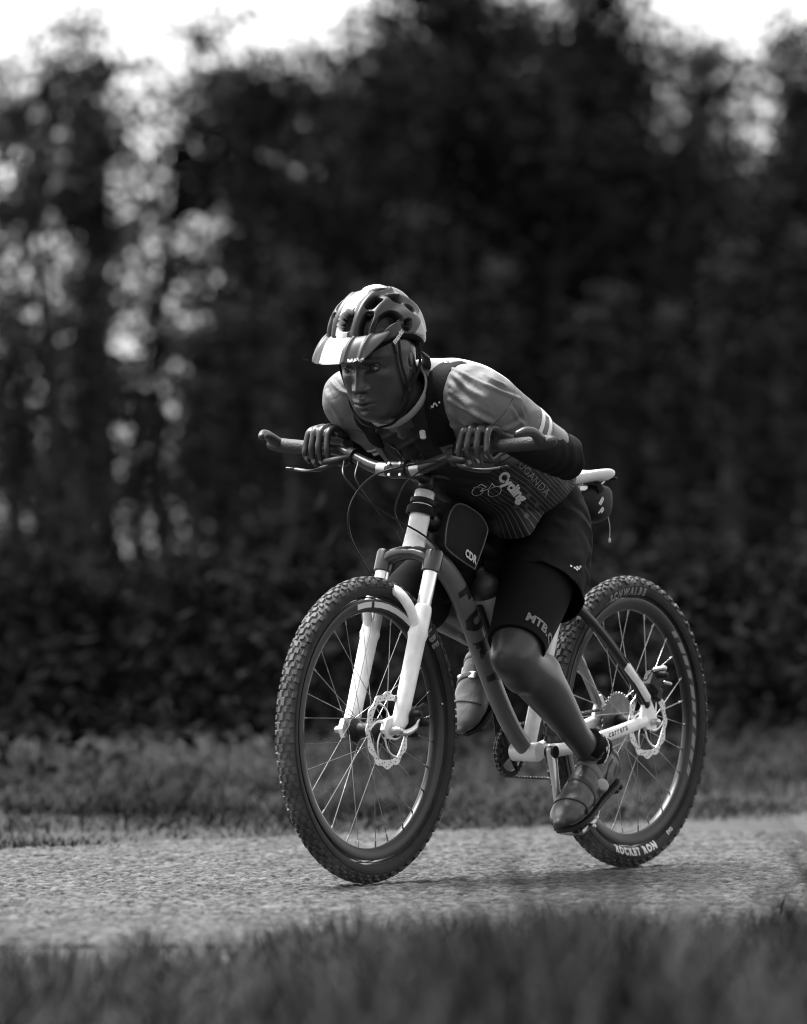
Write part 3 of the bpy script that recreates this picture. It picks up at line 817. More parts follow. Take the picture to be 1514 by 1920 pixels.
    for i in range(54):
        t = 2 * math.pi * i / 54; q = rr - 0.0075 + 0.0045 * ((i % 3) - 1)
        mb.lathe([(0.0017, 0), (0.0017, 0.0004)], center + V(math.cos(t) * q, yy + 0.0012, math.sin(t) * q), (0, 1, 0), 8)
    for i in range(6):
        t = 2 * math.pi * (i + 0.5) / 6
        mb.lathe([(0.0034, 0), (0.0034, 0.003)], center + V(math.cos(t) * 0.022, yy + 0.0015, math.sin(t) * 0.022), (0, 1, 0), 8)
    part('rotor_hole', mb, M_BLACK, rot)['kind'] = 'stuff'
    return w, tyre, rim

wf, tyre_f, rim_f = make_wheel(AX_F, True)
wr, tyre_r, rim_r = make_wheel(AX_R, False)
def tyre_word(txt, size, r, deg, center, m, w, bold=0.0, bend='top', sp=1.3):
    v, f = ring_text(txt, size, r, sidewall_y, math.radians(deg), 1, bold, bend, sp)
    me = mesh_from('tyre_lettering', np.array(v) + center - origin_of(w), f, True)
    return part('tyre_lettering', None, m, w, mesh=me)
# angles: 0 = towards the front of the bike, 90 = up; the camera sees the left (+y) side
tyre_word('SCHWALBE', 0.0230, 0.3130, 84, AX_R, M_PRINT_G, wr, 0.0014, 'top', 1.55)
tyre_word('ROCKET RON', 0.0235, 0.3130, -91, AX_R, M_PRINT_W, wr, 0.0016, 'low', 1.35)
tyre_word('EVO', 0.011, 0.3110, -121, AX_R, M_PRINT_W, wr, 0.0004, 'low')
tyre_word('SCHWALBE', 0.0235, 0.3130, 128, AX_F, M_PRINT_G, wf, 0.0014, 'top', 1.55)
mb = MB().lathe([(0.0022, 0), (0.0022, 0.012), (0.0008, 0.013)], AX_F + V(math.cos(math.radians(169)) * 0.296, 0.010, math.sin(math.radians(169)) * 0.296), (0.6, 0.6, -0.1), 8)
part('valve_cap', mb, M_PRINT_W, wf)

# brakes, drivetrain -------------------------------------------------------
mb = MB()
c = V(1.045, 0.075, 0.375)
mb.box(c, (0.05, 0.036, 0.048), rotm((0, 1, 0), 20), 0.008); mb.box(c + V(-0.012, -0.006, -0.024), (0.034, 0.03, 0.03), rotm((0, 1, 0), 40), 0.006)
mb.tube([c + V(0.02, 0.018, 0.012), c + V(0.02, 0.03, 0.012)], 0.008, 12); mb.tube([c + V(-0.012, 0.018, -0.008), c + V(-0.012, 0.028, -0.008)], 0.010, 12)
mb.tube([c + V(-0.016, 0.006, 0.022), c + V(-0.03, 0.012, 0.03)], 0.006, 10)
part('front_brake_caliper', mb, M_BLACKM, bike)
mb = MB().tube([AX_F + V(0, 0.06, 0), AX_F + V(0, 0.088, 0)], 0.009, 14)
mb.tube([AX_F + V(0, 0.082, 0), AX_F + V(-0.02, 0.092, -0.006), AX_F + V(-0.055, 0.094, 0.006), AX_F + V(-0.075, 0.09, 0.022)], np.array([(0.006, 0.008), (0.005, 0.008), (0.0045, 0.0075), (0.004, 0.006)]), 10, k=3)
part('quick_release', mb, M_STEEL, bike)
mb = MB().tube([AX_F + V(0, -0.058, 0), AX_F + V(0, -0.082, 0)], 0.0085, 14)
part('axle_nut', mb, M_STEEL, bike)
mb = MB()
c = V(0.005, 0.075, 0.445)
mb.box(c, (0.044, 0.036, 0.052), rotm((0, 1, 0), -35), 0.008); mb.box(c + V(-0.016, -0.002, -0.028), (0.032, 0.028, 0.036), rotm((0, 1, 0), -20), 0.006)
mb.tube([c + V(0.002, 0.012, 0.02), c + V(-0.002, 0.034, 0.018)], 0.009, 12)
part('rear_brake_caliper', mb, M_BLACKM, bike)
mb = MB()
mb.tube([c + V(0.006, 0.012, 0.03), c + V(-0.008, 0.028, 0.034)], 0.007, 10); mb.tube([c + V(-0.022, 0.02, 0.0), c + V(-0.034, 0.03, -0.004)], 0.004, 8)
mb.tube([AX_R + V(0, 0.07, 0), AX_R + V(0, 0.086, 0)], 0.0085, 14)
part('caliper_bolt', mb, M_STEEL, bike)
mb = MB()                                           # cassette: stacked toothed sprockets
for i, t in enumerate((34, 30, 26, 23, 20, 17, 15, 13, 11)):
    r = t * 0.00205; y = -0.026 - i * 0.0040; pts = []
    for q in range(t * 4):
        a = 2 * math.pi * q / (t * 4); k = (0.0026, 0.0026, -0.0016, -0.0016)[q % 4]
        pts.append((math.cos(a) * (r + k), math.sin(a) * (r + k)))
    mb.plate(pts, AX_R + V(0, y, 0), (1, 0, 0), (0, 0, 1), 0.0018)
    if i < 8: mb.lathe([(r * 0.6, 0), (r * 0.6, -0.003)], AX_R + V(0, y - 0.0009, 0), (0, 1, 0), 20)
part('cassette', mb, mat('worn_sprocket_steel', 0.16, 0.45, metal=1.0, var=0.3, vscale=60), wr, angle=30)
CH_C = BB + V(0, -0.046, 0)
mb = MB()                                           # chainring and its spider
t = 30; r = 0.0595; pts, inn = [], []
for q in range(t * 4):
    a = 2 * math.pi * q / (t * 4); k = (0.0026, 0.0026, -0.0018, -0.0018)[q % 4]
    pts.append((math.cos(a) * (r + k), math.sin(a) * (r + k))); inn.append((math.cos(a) * 0.047, math.sin(a) * 0.047))
n = len(pts); vs = []
for y in (-0.002, 0.002): vs += [CH_C + V(x, y, z) for x, z in pts] + [CH_C + V(x, y, z) for x, z in inn]
fs = []
for i in range(n):
    j = (i + 1) % n; fs += [(2 * n + i, 3 * n + i, 3 * n + j, 2 * n + j), (i, j, n + j, n + i), (i, 2 * n + i, 2 * n + j, j), (n + i, n + j, 3 * n + j, 3 * n + i)]
mb.add(vs, fs)
for i in range(4):
    a = math.radians(45 + 90 * i + 10)
    mb.tube([CH_C, CH_C + V(math.cos(a), 0, math.sin(a)) * 0.051], np.array([(0.004, 0.011), (0.003, 0.007)]), 10, ref=(0, 1, 0))
    mb.lathe([(0.0055, -0.004), (0.0055, 0.005)], CH_C + V(math.cos(a) * 0.050, 0, math.sin(a) * 0.050), (0, 1, 0), 12)
part('chainring', mb, M_BLACKM, bike, angle=30)
def crank(sd, vec, name):
    end = BB + V(vec[0], sd * 0.088, vec[1]); st = BB + V(0, sd * 0.070, 0)
    mb = MB().tube([st - V(vec[0], 0, vec[1]) * 0.06, st, st * 0.7 + end * 0.3, st * 0.3 + end * 0.7, end, end + V(vec[0], 0, vec[1]) * 0.05],
                   np.array([(0.010, 0.017), (0.011, 0.018), (0.009, 0.0135), (0.008, 0.0115), (0.0085, 0.0135), (0.007, 0.011)]), 16, k=4)
    o = part('crank_arm', mb, mat('polished_crank', 0.6, 0.28, metal=0.75) if sd > 0 else M_BLACKM, bike)
    mb = MB().lathe([(0.015, -0.012), (0.015, 0.012), (0.009, 0.014)], st, (0, sd, 0), 18); part('crank_bolt', mb, M_BLACKM, o)
    return end
PED_L = crank(1, (-0.012, -0.173), 'left'); PED_R = crank(-1, (0.012, 0.173), 'right')
def pedal(end, sd, tilt):
    c = end + V(0, sd * 0.048, 0); R = rotm((0, 1, 0), tilt)
    mb = MB().tube([end, end + V(0, sd * 0.09, 0)], 0.0075, 12)
    for sx in (-1, 1):
        mb.tube([c + R @ V(sx * 0.030, -0.030, 0), c + R @ V(sx * 0.036, 0.0, 0), c + R @ V(sx * 0.030, 0.030, 0)], np.array([(0.004, 0.007)] * 3), 10, ref=(1, 0, 0))
    for sy in (-1, 1):
        mb.tube([c + R @ V(-0.030, sy * 0.030, 0), c + R @ V(0.030, sy * 0.030, 0)], np.array([(0.007, 0.004)] * 2), 10, ref=(0, 0, 1))
    mb.box(c, (0.026, 0.05, 0.016), R, 0.004)
    return part('pedal', mb, M_ALU, bike)
pedal(PED_L, 1, 24); pedal(PED_R, -1, 30)
# chain: link plates along its two runs
CHY = -0.048
def chain_path():
    r1, r2 = 0.0600, 0.030; p = []
    top_a, top_b = AX_R + V(0, CHY, r2 + 0.002), BB + V(0, CHY, r1)
    for q in np.linspace(0, 1, 34): p.append(top_a + (top_b - top_a) * q)
    for a in np.linspace(80, -100, 16): p.append(BB + V(math.cos(math.radians(a)) * r1, CHY, math.sin(math.radians(a)) * r1))
    jl = V(-0.012, CHY, 0.205)
    for q in np.linspace(0.03, 1, 34): p.append(BB + V(-0.01, CHY, -r1) * (1 - q) + q * (jl - BB) if False else (BB + V(-0.012, CHY, -r1)) * (1 - q) + jl * q)
    return p
mb = MB(); cp = chain_path()
seglen = 0.0127; acc = 0; P = [cp[0]]
for a, b in zip(cp[:-1], cp[1:]):
    d = np.linalg.norm(b - a); t = 0
    while acc + (d - t) >= seglen:
        t += seglen - acc; acc = 0; P.append(a + (b - a) * t / d)
    acc += d - t
for i in range(len(P) - 1):
    a, b = P[i], P[i + 1]; t = nrm(b - a); y = 0.0034 if i % 2 else 0.0022
    for sy in (-1, 1): mb.tube([a + V(0, sy * y, 0), (a + b) / 2 + V(0, sy * y, 0), b + V(0, sy * y, 0)], np.array([(0.0006, 0.0042), (0.0006, 0.0030), (0.0006, 0.0042)]), 6)
    mb.tube([a - V(0, 0.004, 0), a + V(0, 0.004, 0)], 0.0022, 6)
part('chain', mb, M_CHAIN, bike)
mb = MB()
mb.tube([(0.0, -0.066, 0.33), (-0.012, -0.075, 0.285), (-0.008, -0.062, 0.262)], np.array([(0.008, 0.012), (0.011, 0.015), (0.009, 0.012)]), 12, k=3)
mb.tube([(-0.006, -0.056, 0.265), (0.004, -0.056, 0.235), (-0.014, -0.056, 0.195)], np.array([(0.0015, 0.010), (0.0015, 0.012), (0.0015, 0.009)]), 10, k=3)
mb.tube([(-0.006, -0.042, 0.265), (0.004, -0.042, 0.235), (-0.014, -0.042, 0.195)], np.array([(0.0015, 0.010), (0.0015, 0.012), (0.0015, 0.009)]), 10, k=3)
for c in ((-0.002, CHY, 0.258), (-0.014, CHY, 0.197)):
    pts = [(math.cos(2 * math.pi * q / 44) * (0.019 + (0.002 if q % 4 < 2 else -0.001)), math.sin(2 * math.pi * q / 44) * (0.019 + (0.002 if q % 4 < 2 else -0.001))) for q in range(44)]
    mb.plate(pts, c, (1, 0, 0), (0, 0, 1), 0.003)
part('derailleur', mb, M_BLACKM, bike, angle=30)

# handlebar, grips, levers ---------------------------------------------------
BAR_R = 0.0148
BT = math.radians(2.2)
def barpt(n):
    """centre line of the riser bar at a distance n from the stem"""
    a = abs(n); rise = 0.047 * (0.5 - 0.5 * math.cos(min(1, max(0, (a - 0.03) / 0.17)) * math.pi)) + 0.012 * max(0, a - 0.2) / 0.15
    back = 0.045 * max(0, (a - 0.06) / 0.30)
    x = -back; y = n
    return CLAMP + V(x * math.cos(BT) - y * math.sin(BT), y * math.cos(BT) + x * math.sin(BT), rise)
mb = MB().tube([barpt(q) for q in np.linspace(-0.355, 0.355, 45)], [0.0158 if abs(q) < 0.04 else 0.0125 if abs(q) > 0.12 else 0.0158 - (abs(q) - 0.04) / 0.08 * 0.0033 for q in np.linspace(-0.355, 0.355, 45)], 18, ref=(1, 0, 0))
bar = part('handlebar', mb, mat('black_handlebar', 0.04, 0.28, metal=0.3, var=0.2, vscale=30), bike)
M_GRIP = mat('grip_rubber', 0.02, 0.65, bump=0.3, bscale=180)
for sd in (1, -1):
    pts = [barpt(sd * q) for q in (0.255, 0.29, 0.325, 0.355, 0.375)]
    tip = pts[-1]
    mb = MB().tube(pts, [0.0155, 0.016, 0.016, 0.0165, 0.014], 16, ref=(1, 0, 0), k=3)
    grip = part('grip', mb, M_GRIP, bar)
    # stubby bar end at the outside of each grip
    b0 = barpt(sd * 0.352)
    mb = MB().tube([b0 + V(-0.012, 0, 0.0), b0 + V(0.012, sd * 0.002, 0.006), b0 + V(0.04, sd * 0.005, 0.020), b0 + V(0.068, sd * 0.000, 0.024), b0 + V(0.088, -sd * 0.008, 0.018)],
                   np.array([(0.014, 0.013), (0.0145, 0.014), (0.0108, 0.012), (0.0098, 0.0108), (0.008, 0.0085)]), 14, k=4)
    part('bar_end', mb, mat('bar_end_rubber', 0.03, 0.4, bump=0.15, bscale=120), bar)
    c0 = barpt(sd * 0.135)
    mb = MB().lathe([(0.015, -0.009), (0.019, -0.008), (0.019, 0.008), (0.015, 0.009)], c0, nrm(barpt(sd * 0.17) - barpt(sd * 0.15)), 18)
    mb.tube([c0 + V(0.012, 0, -0.006), c0 + V(0.034, sd * 0.022, -0.012), c0 + V(0.034, sd * 0.05, -0.014)], [0.009, 0.0105, 0.008], 12, k=3)
    lev = part('brake_lever', mb, M_BLACKM, bar)
    mb = MB().tube([c0 + V(0.034, sd * 0.03, -0.016), c0 + V(0.040, sd * 0.06, -0.030), c0 + V(0.028, sd * 0.10, -0.034), c0 + V(0.022, sd * 0.145, -0.030), c0 + V(0.026, sd * 0.165, -0.028)],
                   np.array([(0.0055, 0.004), (0.006, 0.0035), (0.0055, 0.003), (0.005, 0.003), (0.005, 0.0035)]), 10, k=4)
    part('lever_blade', mb, M_BLACK, lev)
mb = MB()
for sd in (-1, 1):
    c0 = barpt(sd * 0.045); t = nrm(barpt(sd * 0.06) - barpt(sd * 0.03))
    mb.lathe([(0.0162, -0.012), (0.0165, 0.0), (0.0155, 0.012)], c0, t, 20)
part('bar_print', mb, M_ALU, bar)

# cables
def cable(pts, r=0.0024, name='cable', k=8, m=None):
    mb = MB().tube(pts, r, 7, k=k); return part(name, mb, m or M_CABLE, bike)
c0L, c0R = barpt(0.135), barpt(-0.135)
cable([c0L + V(0.034, 0.0, -0.012), (1.045, 0.08, 0.955), (1.075, -0.01, 0.93), (1.085, -0.065, 0.87), (1.065, -0.085, 0.80), (1.02, -0.075, 0.73), (1.0, -0.045, 0.68), (1.005, 0.025, 0.64), (1.01, 0.052, 0.60), (1.03, 0.064, 0.52), (1.055, 0.068, 0.43)], 0.0025)
cable([c0R + V(0.034, 0.0, -0.012), (1.05, -0.11, 0.93), (1.03, -0.07, 0.88), (0.985, -0.02, 0.835), (0.945, 0.028, 0.80), (0.90, 0.036, 0.775), (0.86, 0.034, 0.745)], 0.0023)
cable([c0R + V(0.02, 0.03, -0.014), (1.03, -0.09, 0.92), (1.01, -0.05, 0.855), (0.965, -0.03, 0.81), (0.93, -0.035, 0.78)], 0.0020)
cable([c0L + V(0.02, -0.02, -0.016), (1.02, 0.07, 0.935), (1.02, 0.03, 0.90), (0.975, -0.02, 0.85), (0.92, -0.034, 0.80)], 0.0020)
cable([(0.27, 0.037, 0.632), (0.20, 0.055, 0.578), (0.13, 0.066, 0.515), (0.055, 0.078, 0.452), (0.03, 0.084, 0.468), (0.012, 0.08, 0.475)], 0.0022, 'rear_brake_hose')

# saddle ----------------------------------------------------------------
SAD_T = V(0.128, 0, 0.945)
secs = [(0.000, 0.040, 0.010, 0.000), (0.010, 0.053, 0.018, 0.002), (0.04, 0.062, 0.022, 0.004), (0.08, 0.059, 0.022, 0.002), (0.13, 0.044, 0.022, -0.003), (0.18, 0.026, 0.022, -0.006), (0.23, 0.021, 0.020, -0.008), (0.262, 0.017, 0.017, -0.012), (0.272, 0.009, 0.010, -0.016)]
mb = MB(); rows = []
for x, hw, ht, dz in cr(secs, 4):
    row = []
    for a in np.linspace(0, 2 * np.pi, 24, endpoint=False):
        ca, sa = math.cos(a), math.sin(a)
        yy = hw * np.sign(ca) * abs(ca) ** 0.75; zz = ht * (np.sign(sa) * abs(sa) ** 0.8) * (0.55 if sa > 0 else 1.0) - (0.006 * (1 - (abs(yy) / max(hw, 1e-4)) ** 2) if sa > 0 else 0)
        row.append(SAD_T + V(x, yy, dz + zz - 0.004 + (0.006 * (abs(yy) / 0.07) ** 2)))
    rows.append(row)
n = len(rows); fs = [(i * 24 + a, i * 24 + (a + 1) % 24, (i + 1) * 24 + (a + 1) % 24, (i + 1) * 24 + a) for i in range(n - 1) for a in range(24)]
fs += [tuple(range(23, -1, -1)), tuple((n - 1) * 24 + a for a in range(24))]
mb.add(np.array(rows).reshape(-1, 3), fs)
saddle = part('saddle', mb, mat('white_saddle_cover', 0.8, 0.35, var=0.05, bump=0.05, bscale=90), bike)
mb = MB()
for sd in (1, -1):
    mb.tube([(0.153, sd * 0.03, 0.925), (0.19, sd * 0.023, 0.905), (0.28, sd * 0.022, 0.903), (0.35, sd * 0.012, 0.92)], 0.0037, 10, k=4)
mb.box((0.238, 0, 0.908), (0.04, 0.056, 0.018), bev=0.004)
part('saddle_rails', mb, M_STEEL, saddle)
mb = MB().tube([(0.136, -0.053, 0.932), (0.131, 0, 0.929), (0.136, 0.053, 0.932)], np.array([(0.004, 0.004)] * 3), 8, k=4)
part('saddle_base', mb, M_BLACKM, saddle)

# bottle cage on the down tube
DTX, DTN = nrm(V(0.10, 0, 0.165)), nrm(V(-0.165, 0, 0.10))
BOT0 = V(0.615, 0, 0.51) + DTN * 0.075
mb = MB()
for sd in (1, -1):
    mb.tube([BOT0 - DTN * 0.040 + DTX * -0.01, BOT0 - DTN * 0.02 + V(0, sd * 0.038, 0) + DTX * 0.0, BOT0 + DTN * 0.02 + V(0, sd * 0.034, 0) + DTX * 0.045, BOT0 + DTN * 0.036 + DTX * 0.075], 0.003, 8, k=5)
mb.tube([BOT0 - DTN * 0.04 - DTX * 0.012, BOT0 - DTN * 0.04 + DTX * 0.12], np.array([(0.009, 0.003)] * 2), 10)
part('bottle_cage', mb, M_BLACKM, bike)

# printed lettering on frame and fork
bv = bvh_of(DT_V, DT_F)
U_DT = nrm(V(0.115, 0, 0.19))
for t, sz, pos, bold in (('F', 0.068, V(0.735, 0.03, 0.662), 0.0045), ('U', 0.068, V(0.695, 0.03, 0.598), 0.0045), ('R', 0.068, V(0.660, 0.03, 0.535), 0.0045), ('Y', 0.068, V(0.620, 0.03, 0.465), 0.0045)):
    v, f = text_polys(t, sz, bold)
    decal('down_tube_lettering', v, f, pos, -U_DT, V(U_DT[2], 0, -U_DT[0]) * -1, bv, M_PRINT_B, down_tube, 0.0012, 0.012)
for off in (-0.026,):
    pts = [V(0.70, 0.014, 0.575), V(0.64, 0.014, 0.47), V(0.585, 0.014, 0.38)]
bv = bvh_of(CS_V, CS_F)
v, f = text_polys('carrera', 0.021, 0.0003, space=1.25)
decal('chainstay_lettering', v, f, (0.155, 0.07, 0.331), V(-0.15, 0.0, 0.035), V(0.03, 0, 0.15), bv, M_PRINT_B, bike, 0.0008, 0.008)
# ------------------------------------------------------------------ rider
M_SKIN = mat('dark_skin', 0.032, 0.34, spec=0.45, var=0.12, vscale=35, bump=0.06, bscale=260, attr='tone')
M_JERSEY_L = mat('black_stretch_cloth', 0.012, 0.8, sheen=0.15, bump=0.12, bscale=500)
M_SHORTS = mat('black_shorts_cloth', 0.0065, 0.85, spec=0.12, bump=0.15, bscale=400)
rider = thing('person', (0.5, 0, 0.0), 'cyclist in grey jersey and black shorts crouched low over the handlebar', 'person')

HC, HS = V(1.078, 0.0, 1.188), 1.05                    # head centre (eye level, between the ears) and scale
HR = rotm((0, 0, 1), 5) @ rotm((0, 1, 0), 13)
HR = HR @ rotm((1, 0, 0), 2.0)
def h2b(p): return HC + (HR @ (np.asarray(p, float).T * HS)).T
def b2h(p): return ((p - HC) @ HR) / HS

def head_mesh():
    """lofted head: horizontal sections from crown to jaw, with the features raised and sunk on its face"""
    Zs = np.array([0.122, 0.116, 0.10, 0.08, 0.05, 0.025, 0.0, -0.03, -0.05, -0.07, -0.09, -0.105, -0.117, -0.124, -0.128])
    XF = np.array([0.008, 0.034, 0.062, 0.080, 0.0905, 0.0935, 0.0885, 0.0870, 0.0860, 0.0860, 0.0835, 0.0805, 0.0680, 0.050, 0.030])
    XB = np.array([-0.02, -0.045, -0.076, -0.094, -0.105, -0.107, -0.105, -0.098, -0.090, -0.080, -0.068, -0.055, -0.04, -0.02, 0.0])
    HW = np.array([0.010, 0.030, 0.052, 0.066, 0.0745, 0.0755, 0.0735, 0.0715, 0.0690, 0.0645, 0.0565, 0.0460, 0.0330, 0.0220, 0.010])
    nr, na = 170, 220
    z = np.interp(np.linspace(0, 1, nr), np.linspace(0, 1, len(Zs)), Zs); z = np.linspace(0.122, -0.128, nr)
    def sp(Y):                                         # smooth interpolation over height
        q = np.interp(z, Zs[::-1], Y[::-1])
        for _ in range(14): q[1:-1] = (q[:-2] + 2 * q[1:-1] + q[2:]) / 4
        return q
    xf, xb, hw = sp(XF), sp(XB), sp(HW); ph = np.linspace(0, 2 * np.pi, na, endpoint=False)
    PH, Zg = np.meshgrid(ph, z); c, s_ = np.cos(PH), np.sin(PH); xc = -0.012
    X = np.where(c > 0, xc + (xf[:, None] - xc) * np.abs(c) ** 0.86, xc - (xc - xb[:, None]) * np.abs(c)); Y = hw[:, None] * np.sign(s_) * np.abs(s_) ** 0.93
    fw = np.clip(c * 1.6, 0, 1)
    g = lambda y, zz, sy, sz: np.exp(-((Y - y) / sy) ** 2 - ((Zg - zz) / sz) ** 2)
    D = np.zeros_like(X)
    for e in (1, -1):
        D -= 0.0095 * g(e * 0.0315, 0.002, 0.0170, 0.0105); D -= 0.0040 * g(e * 0.0165, 0.003, 0.0075, 0.011)
        D += 0.0042 * g(e * 0.027, 0.0215, 0.022, 0.0075); D += 0.0048 * g(e * 0.044, -0.020, 0.019, 0.014)
        D += 0.0085 * g(e * 0.0150, -0.0420, 0.0068, 0.0072); D -= 0.0014 * g(e * 0.027, -0.052, 0.006, 0.012)
        D -= 0.0035 * g(e * 0.0085, -0.0505, 0.0045, 0.0030); D += 0.0018 * g(e * 0.031, -0.0095, 0.014, 0.004)
        D -= 0.0022 * g(e * 0.0285, -0.0755, 0.005, 0.006)
    t = np.clip((0.012 - Zg) / 0.054, 0, 1); wid = 0.0068 + 0.0058 * t; end = 1 / (1 + np.exp((-0.0475 - Zg) / 0.0016))
    D += (0.0035 + 0.0205 * t ** 1.15) * np.exp(-(Y / wid) ** 2) * end * np.clip((0.020 - Zg) / 0.012, 0, 1)
    D += 0.0065 * g(0, -0.069, 0.030, 0.020) + 0.0065 * g(0, -0.0690, 0.0190, 0.0046) + 0.0075 * g(0, -0.0815, 0.0170, 0.0050)
    D -= 0.0050 * g(0, -0.0753, 0.0235, 0.0019); D -= 0.0030 * g(0, -0.0905, 0.016, 0.0040); D += 0.0055 * g(0, -0.1045, 0.018, 0.0105); D -= 0.0012 * g(0, -0.0605, 0.0035, 0.006)
    X = X + D * fw
    P = np.stack([X, Y, Zg], -1).reshape(-1, 3)
    f = [(i * na + j, (i + 1) * na + j, (i + 1) * na + (j + 1) % na, i * na + (j + 1) % na) for i in range(nr - 1) for j in range(na)]
    f += [tuple(range(na)), tuple((nr - 1) * na + a for a in range(na - 1, -1, -1))]
    # tone of the skin: brows, lips, stubble, cropped hair; darker eye sockets, nostrils, mouth line
    y, zz = P[:, 1], P[:, 2]; fr = fw.ravel(); tn = np.ones(len(P))
    G = lambda a, b, sa, sb: np.exp(-((y - a) / sa) ** 2 - ((zz - b) / sb) ** 2)
    for e in (1, -1):
        arch = 0.0225 + 0.004 * np.clip((e * y - 0.012) / 0.025, 0, 1) - 0.006 * np.clip((e * y - 0.040) / 0.014, 0, 1)
        tn -= fr * 0.72 * np.clip(1.6 * np.exp(-((zz - arch) / 0.0036) ** 2), 0, 1) * np.clip((e * y - 0.012) / 0.004, 0, 1) * np.clip((0.054 - e * y) / 0.008, 0, 1)
        tn -= fr * 0.30 * G(e * 0.0315, 0.003, 0.017, 0.010) + fr * 0.75 * G(e * 0.0085, -0.0505, 0.0040, 0.0026)
    tn -= fr * 0.70 * np.exp(-(y / 0.0225) ** 6) * np.exp(-((zz + 0.0753) / 0.0016) ** 2)
    tn -= fr * 0.30 * np.clip(1.3 * G(0, -0.0605, 0.026, 0.0040), 0, 1) + fr * 0.28 * G(0, -0.106, 0.026, 0.012)
    tn += fr * 0.30 * G(0, -0.0825, 0.016, 0.0035)
    tn += 0.10 * vnoise(P, 70, 3)
    hr = (zz > 0.060) | ((zz > 0.012 + 0.5 * np.clip(P[:, 0] - 0.015, 0, 1)) & (P[:, 0] < 0.058) & (np.abs(y) > 0.045)) | ((np.abs(P[:, 0] - 0.008) < 0.010) & (zz > -0.022) & (np.abs(y) > 0.06)) | ((P[:, 0] < -0.020) & (zz > -0.050 - 0.3 * (P[:, 0] + 0.02)))
    tn[hr] *= 0.13
    return h2b(P), f, np.clip(tn, 0.06, 1.5)
def ear_mesh():
    mb = MB()
    for s in (1, -1):
        mb.ell((-0.020, s * 0.0725, -0.002), (0.011, 0.0045, 0.018), rot=rotm((0, 0, 1), s * 10)); mb.ell((-0.015, s * 0.0705, -0.020), (0.006, 0.004, 0.007))
    return h2b(mb.V()), mb.f

def skin_limbs():
    mb = MB()
    # neck and trunk core
    mb.tube([h2b((-0.03, 0, 0.0)), h2b((-0.035, 0, -0.065)), (0.985, 0, 1.105), (0.93, 0, 1.08)], np.array([(0.058, 0.058), (0.057, 0.06), (0.064, 0.066), (0.085, 0.08)]), 20, k=4)
    mb.tube([(0.40, 0, 0.86), (0.52, 0, 0.94), (0.66, 0, 1.01), (0.80, 0, 1.055), (0.92, 0, 1.085)], np.array([(0.085, 0.075), (0.095, 0.085), (0.115, 0.10), (0.13, 0.10), (0.11, 0.075)]), 24, k=3)
    for s in (1, -1):
        sh, elb, wr_ = ARM[s]
        mb.tube([(0.90, s * 0.08, 1.09), sh, sh * 0.5 + elb * 0.5, elb * 0.85 + sh * 0.15, elb, elb * 0.7 + wr_ * 0.3, elb * 0.25 + wr_ * 0.75, wr_],
                [0.060, 0.060, 0.049, 0.043, 0.042, 0.043, 0.034, 0.0275], 18, k=3)
        # deltoid
        mb.ell(sh + V(-0.01, s * 0.012, -0.005), (0.062, 0.055, 0.058))
    return mb

ARM = {1: (V(0.930, 0.180, 1.105), V(0.690, 0.262, 0.975), V(0.884, 0.228, 1.014)),
       -1: (V(0.945, -0.155, 1.115), V(0.690, -0.255, 0.985), V(0.897, -0.218, 1.016))}
LEG = {1: (V(0.415, 0.072, 0.835), V(0.722, 0.138, 0.512), V(0.368, 0.130, 0.285)),
       -1: (V(0.395, -0.072, 0.835), V(0.790, -0.098, 0.655), V(0.445, -0.122, 0.550))}

def leg_prims(s):
    mb = MB(); hip, kn, an = LEG[s]; sd = nrm(an - kn)
    back = nrm(np.cross(sd, V(0, 1, 0))); back = back if back[2] > 0 else -back
    td = nrm(kn - hip)
    mb.tube([hip, hip * 0.5 + kn * 0.5, hip * 0.15 + kn * 0.85, kn], [0.048, 0.076, 0.063, 0.055], 22, k=4)
    mb.ell(kn - back * 0.002, (0.051, 0.054, 0.053))
    mb.ell(kn - back * 0.006 + sd * 0.014, (0.049, 0.050, 0.049)); mb.ell(kn + sd * 0.055 - back * 0.010, (0.051, 0.048, 0.051))
    L = np.linalg.norm(an - kn)
    mb.tube([kn + sd * 0.01, kn + sd * L * 0.18 + back * 0.008, kn + sd * L * 0.34 + back * 0.016, kn + sd * L * 0.55 + back * 0.010, kn + sd * L * 0.8, an + sd * 0.02],
            np.array([(0.052, 0.053), (0.053, 0.056), (0.055, 0.059), (0.046, 0.049), (0.034, 0.037), (0.032, 0.036)]), 22, k=4)
    mb.ell(kn + sd * L * 0.30 + back * 0.034 + V(0, s * 0.012, 0), (0.052, 0.036, 0.052))  # gastrocnemius
    mb.tube([kn - back * 0.020 + sd * 0.03, kn + sd * L * 0.5 - back * 0.014, an - back * 0.008], [0.030, 0.028, 0.024], 12, k=3)
    mb.ell(an + V(0, s * 0.028, 0), (0.014, 0.012, 0.016))
    return mb

def finger(mb, n, sc_, spread, curl, sd, lift=0.0):
    b = barpt(n)
    pts = [b + V(-0.034, spread * 0.2, 0.034 + lift), b + V(-0.012, 0, 0.046 + lift), b + V(0.008, 0, 0.0475 + lift), b + V(0.0275 * sc_, -spread * 0.4, 0.040 + lift), b + V(0.036 * sc_, -spread * 0.8, 0.022), b + V(0.0395 * sc_, -spread * 1.3, 0.002), b + V(0.0365, -spread * 1.7, -0.016 * sc_), b + V(0.029 - curl, -spread * 2.0, -0.036 * sc_)]
    mb.tube(pts, [0.0098, 0.0106, 0.0084, 0.0092, 0.0078, 0.0082, 0.0071, 0.0060], 14, ref=(0, 1, 0), k=4)

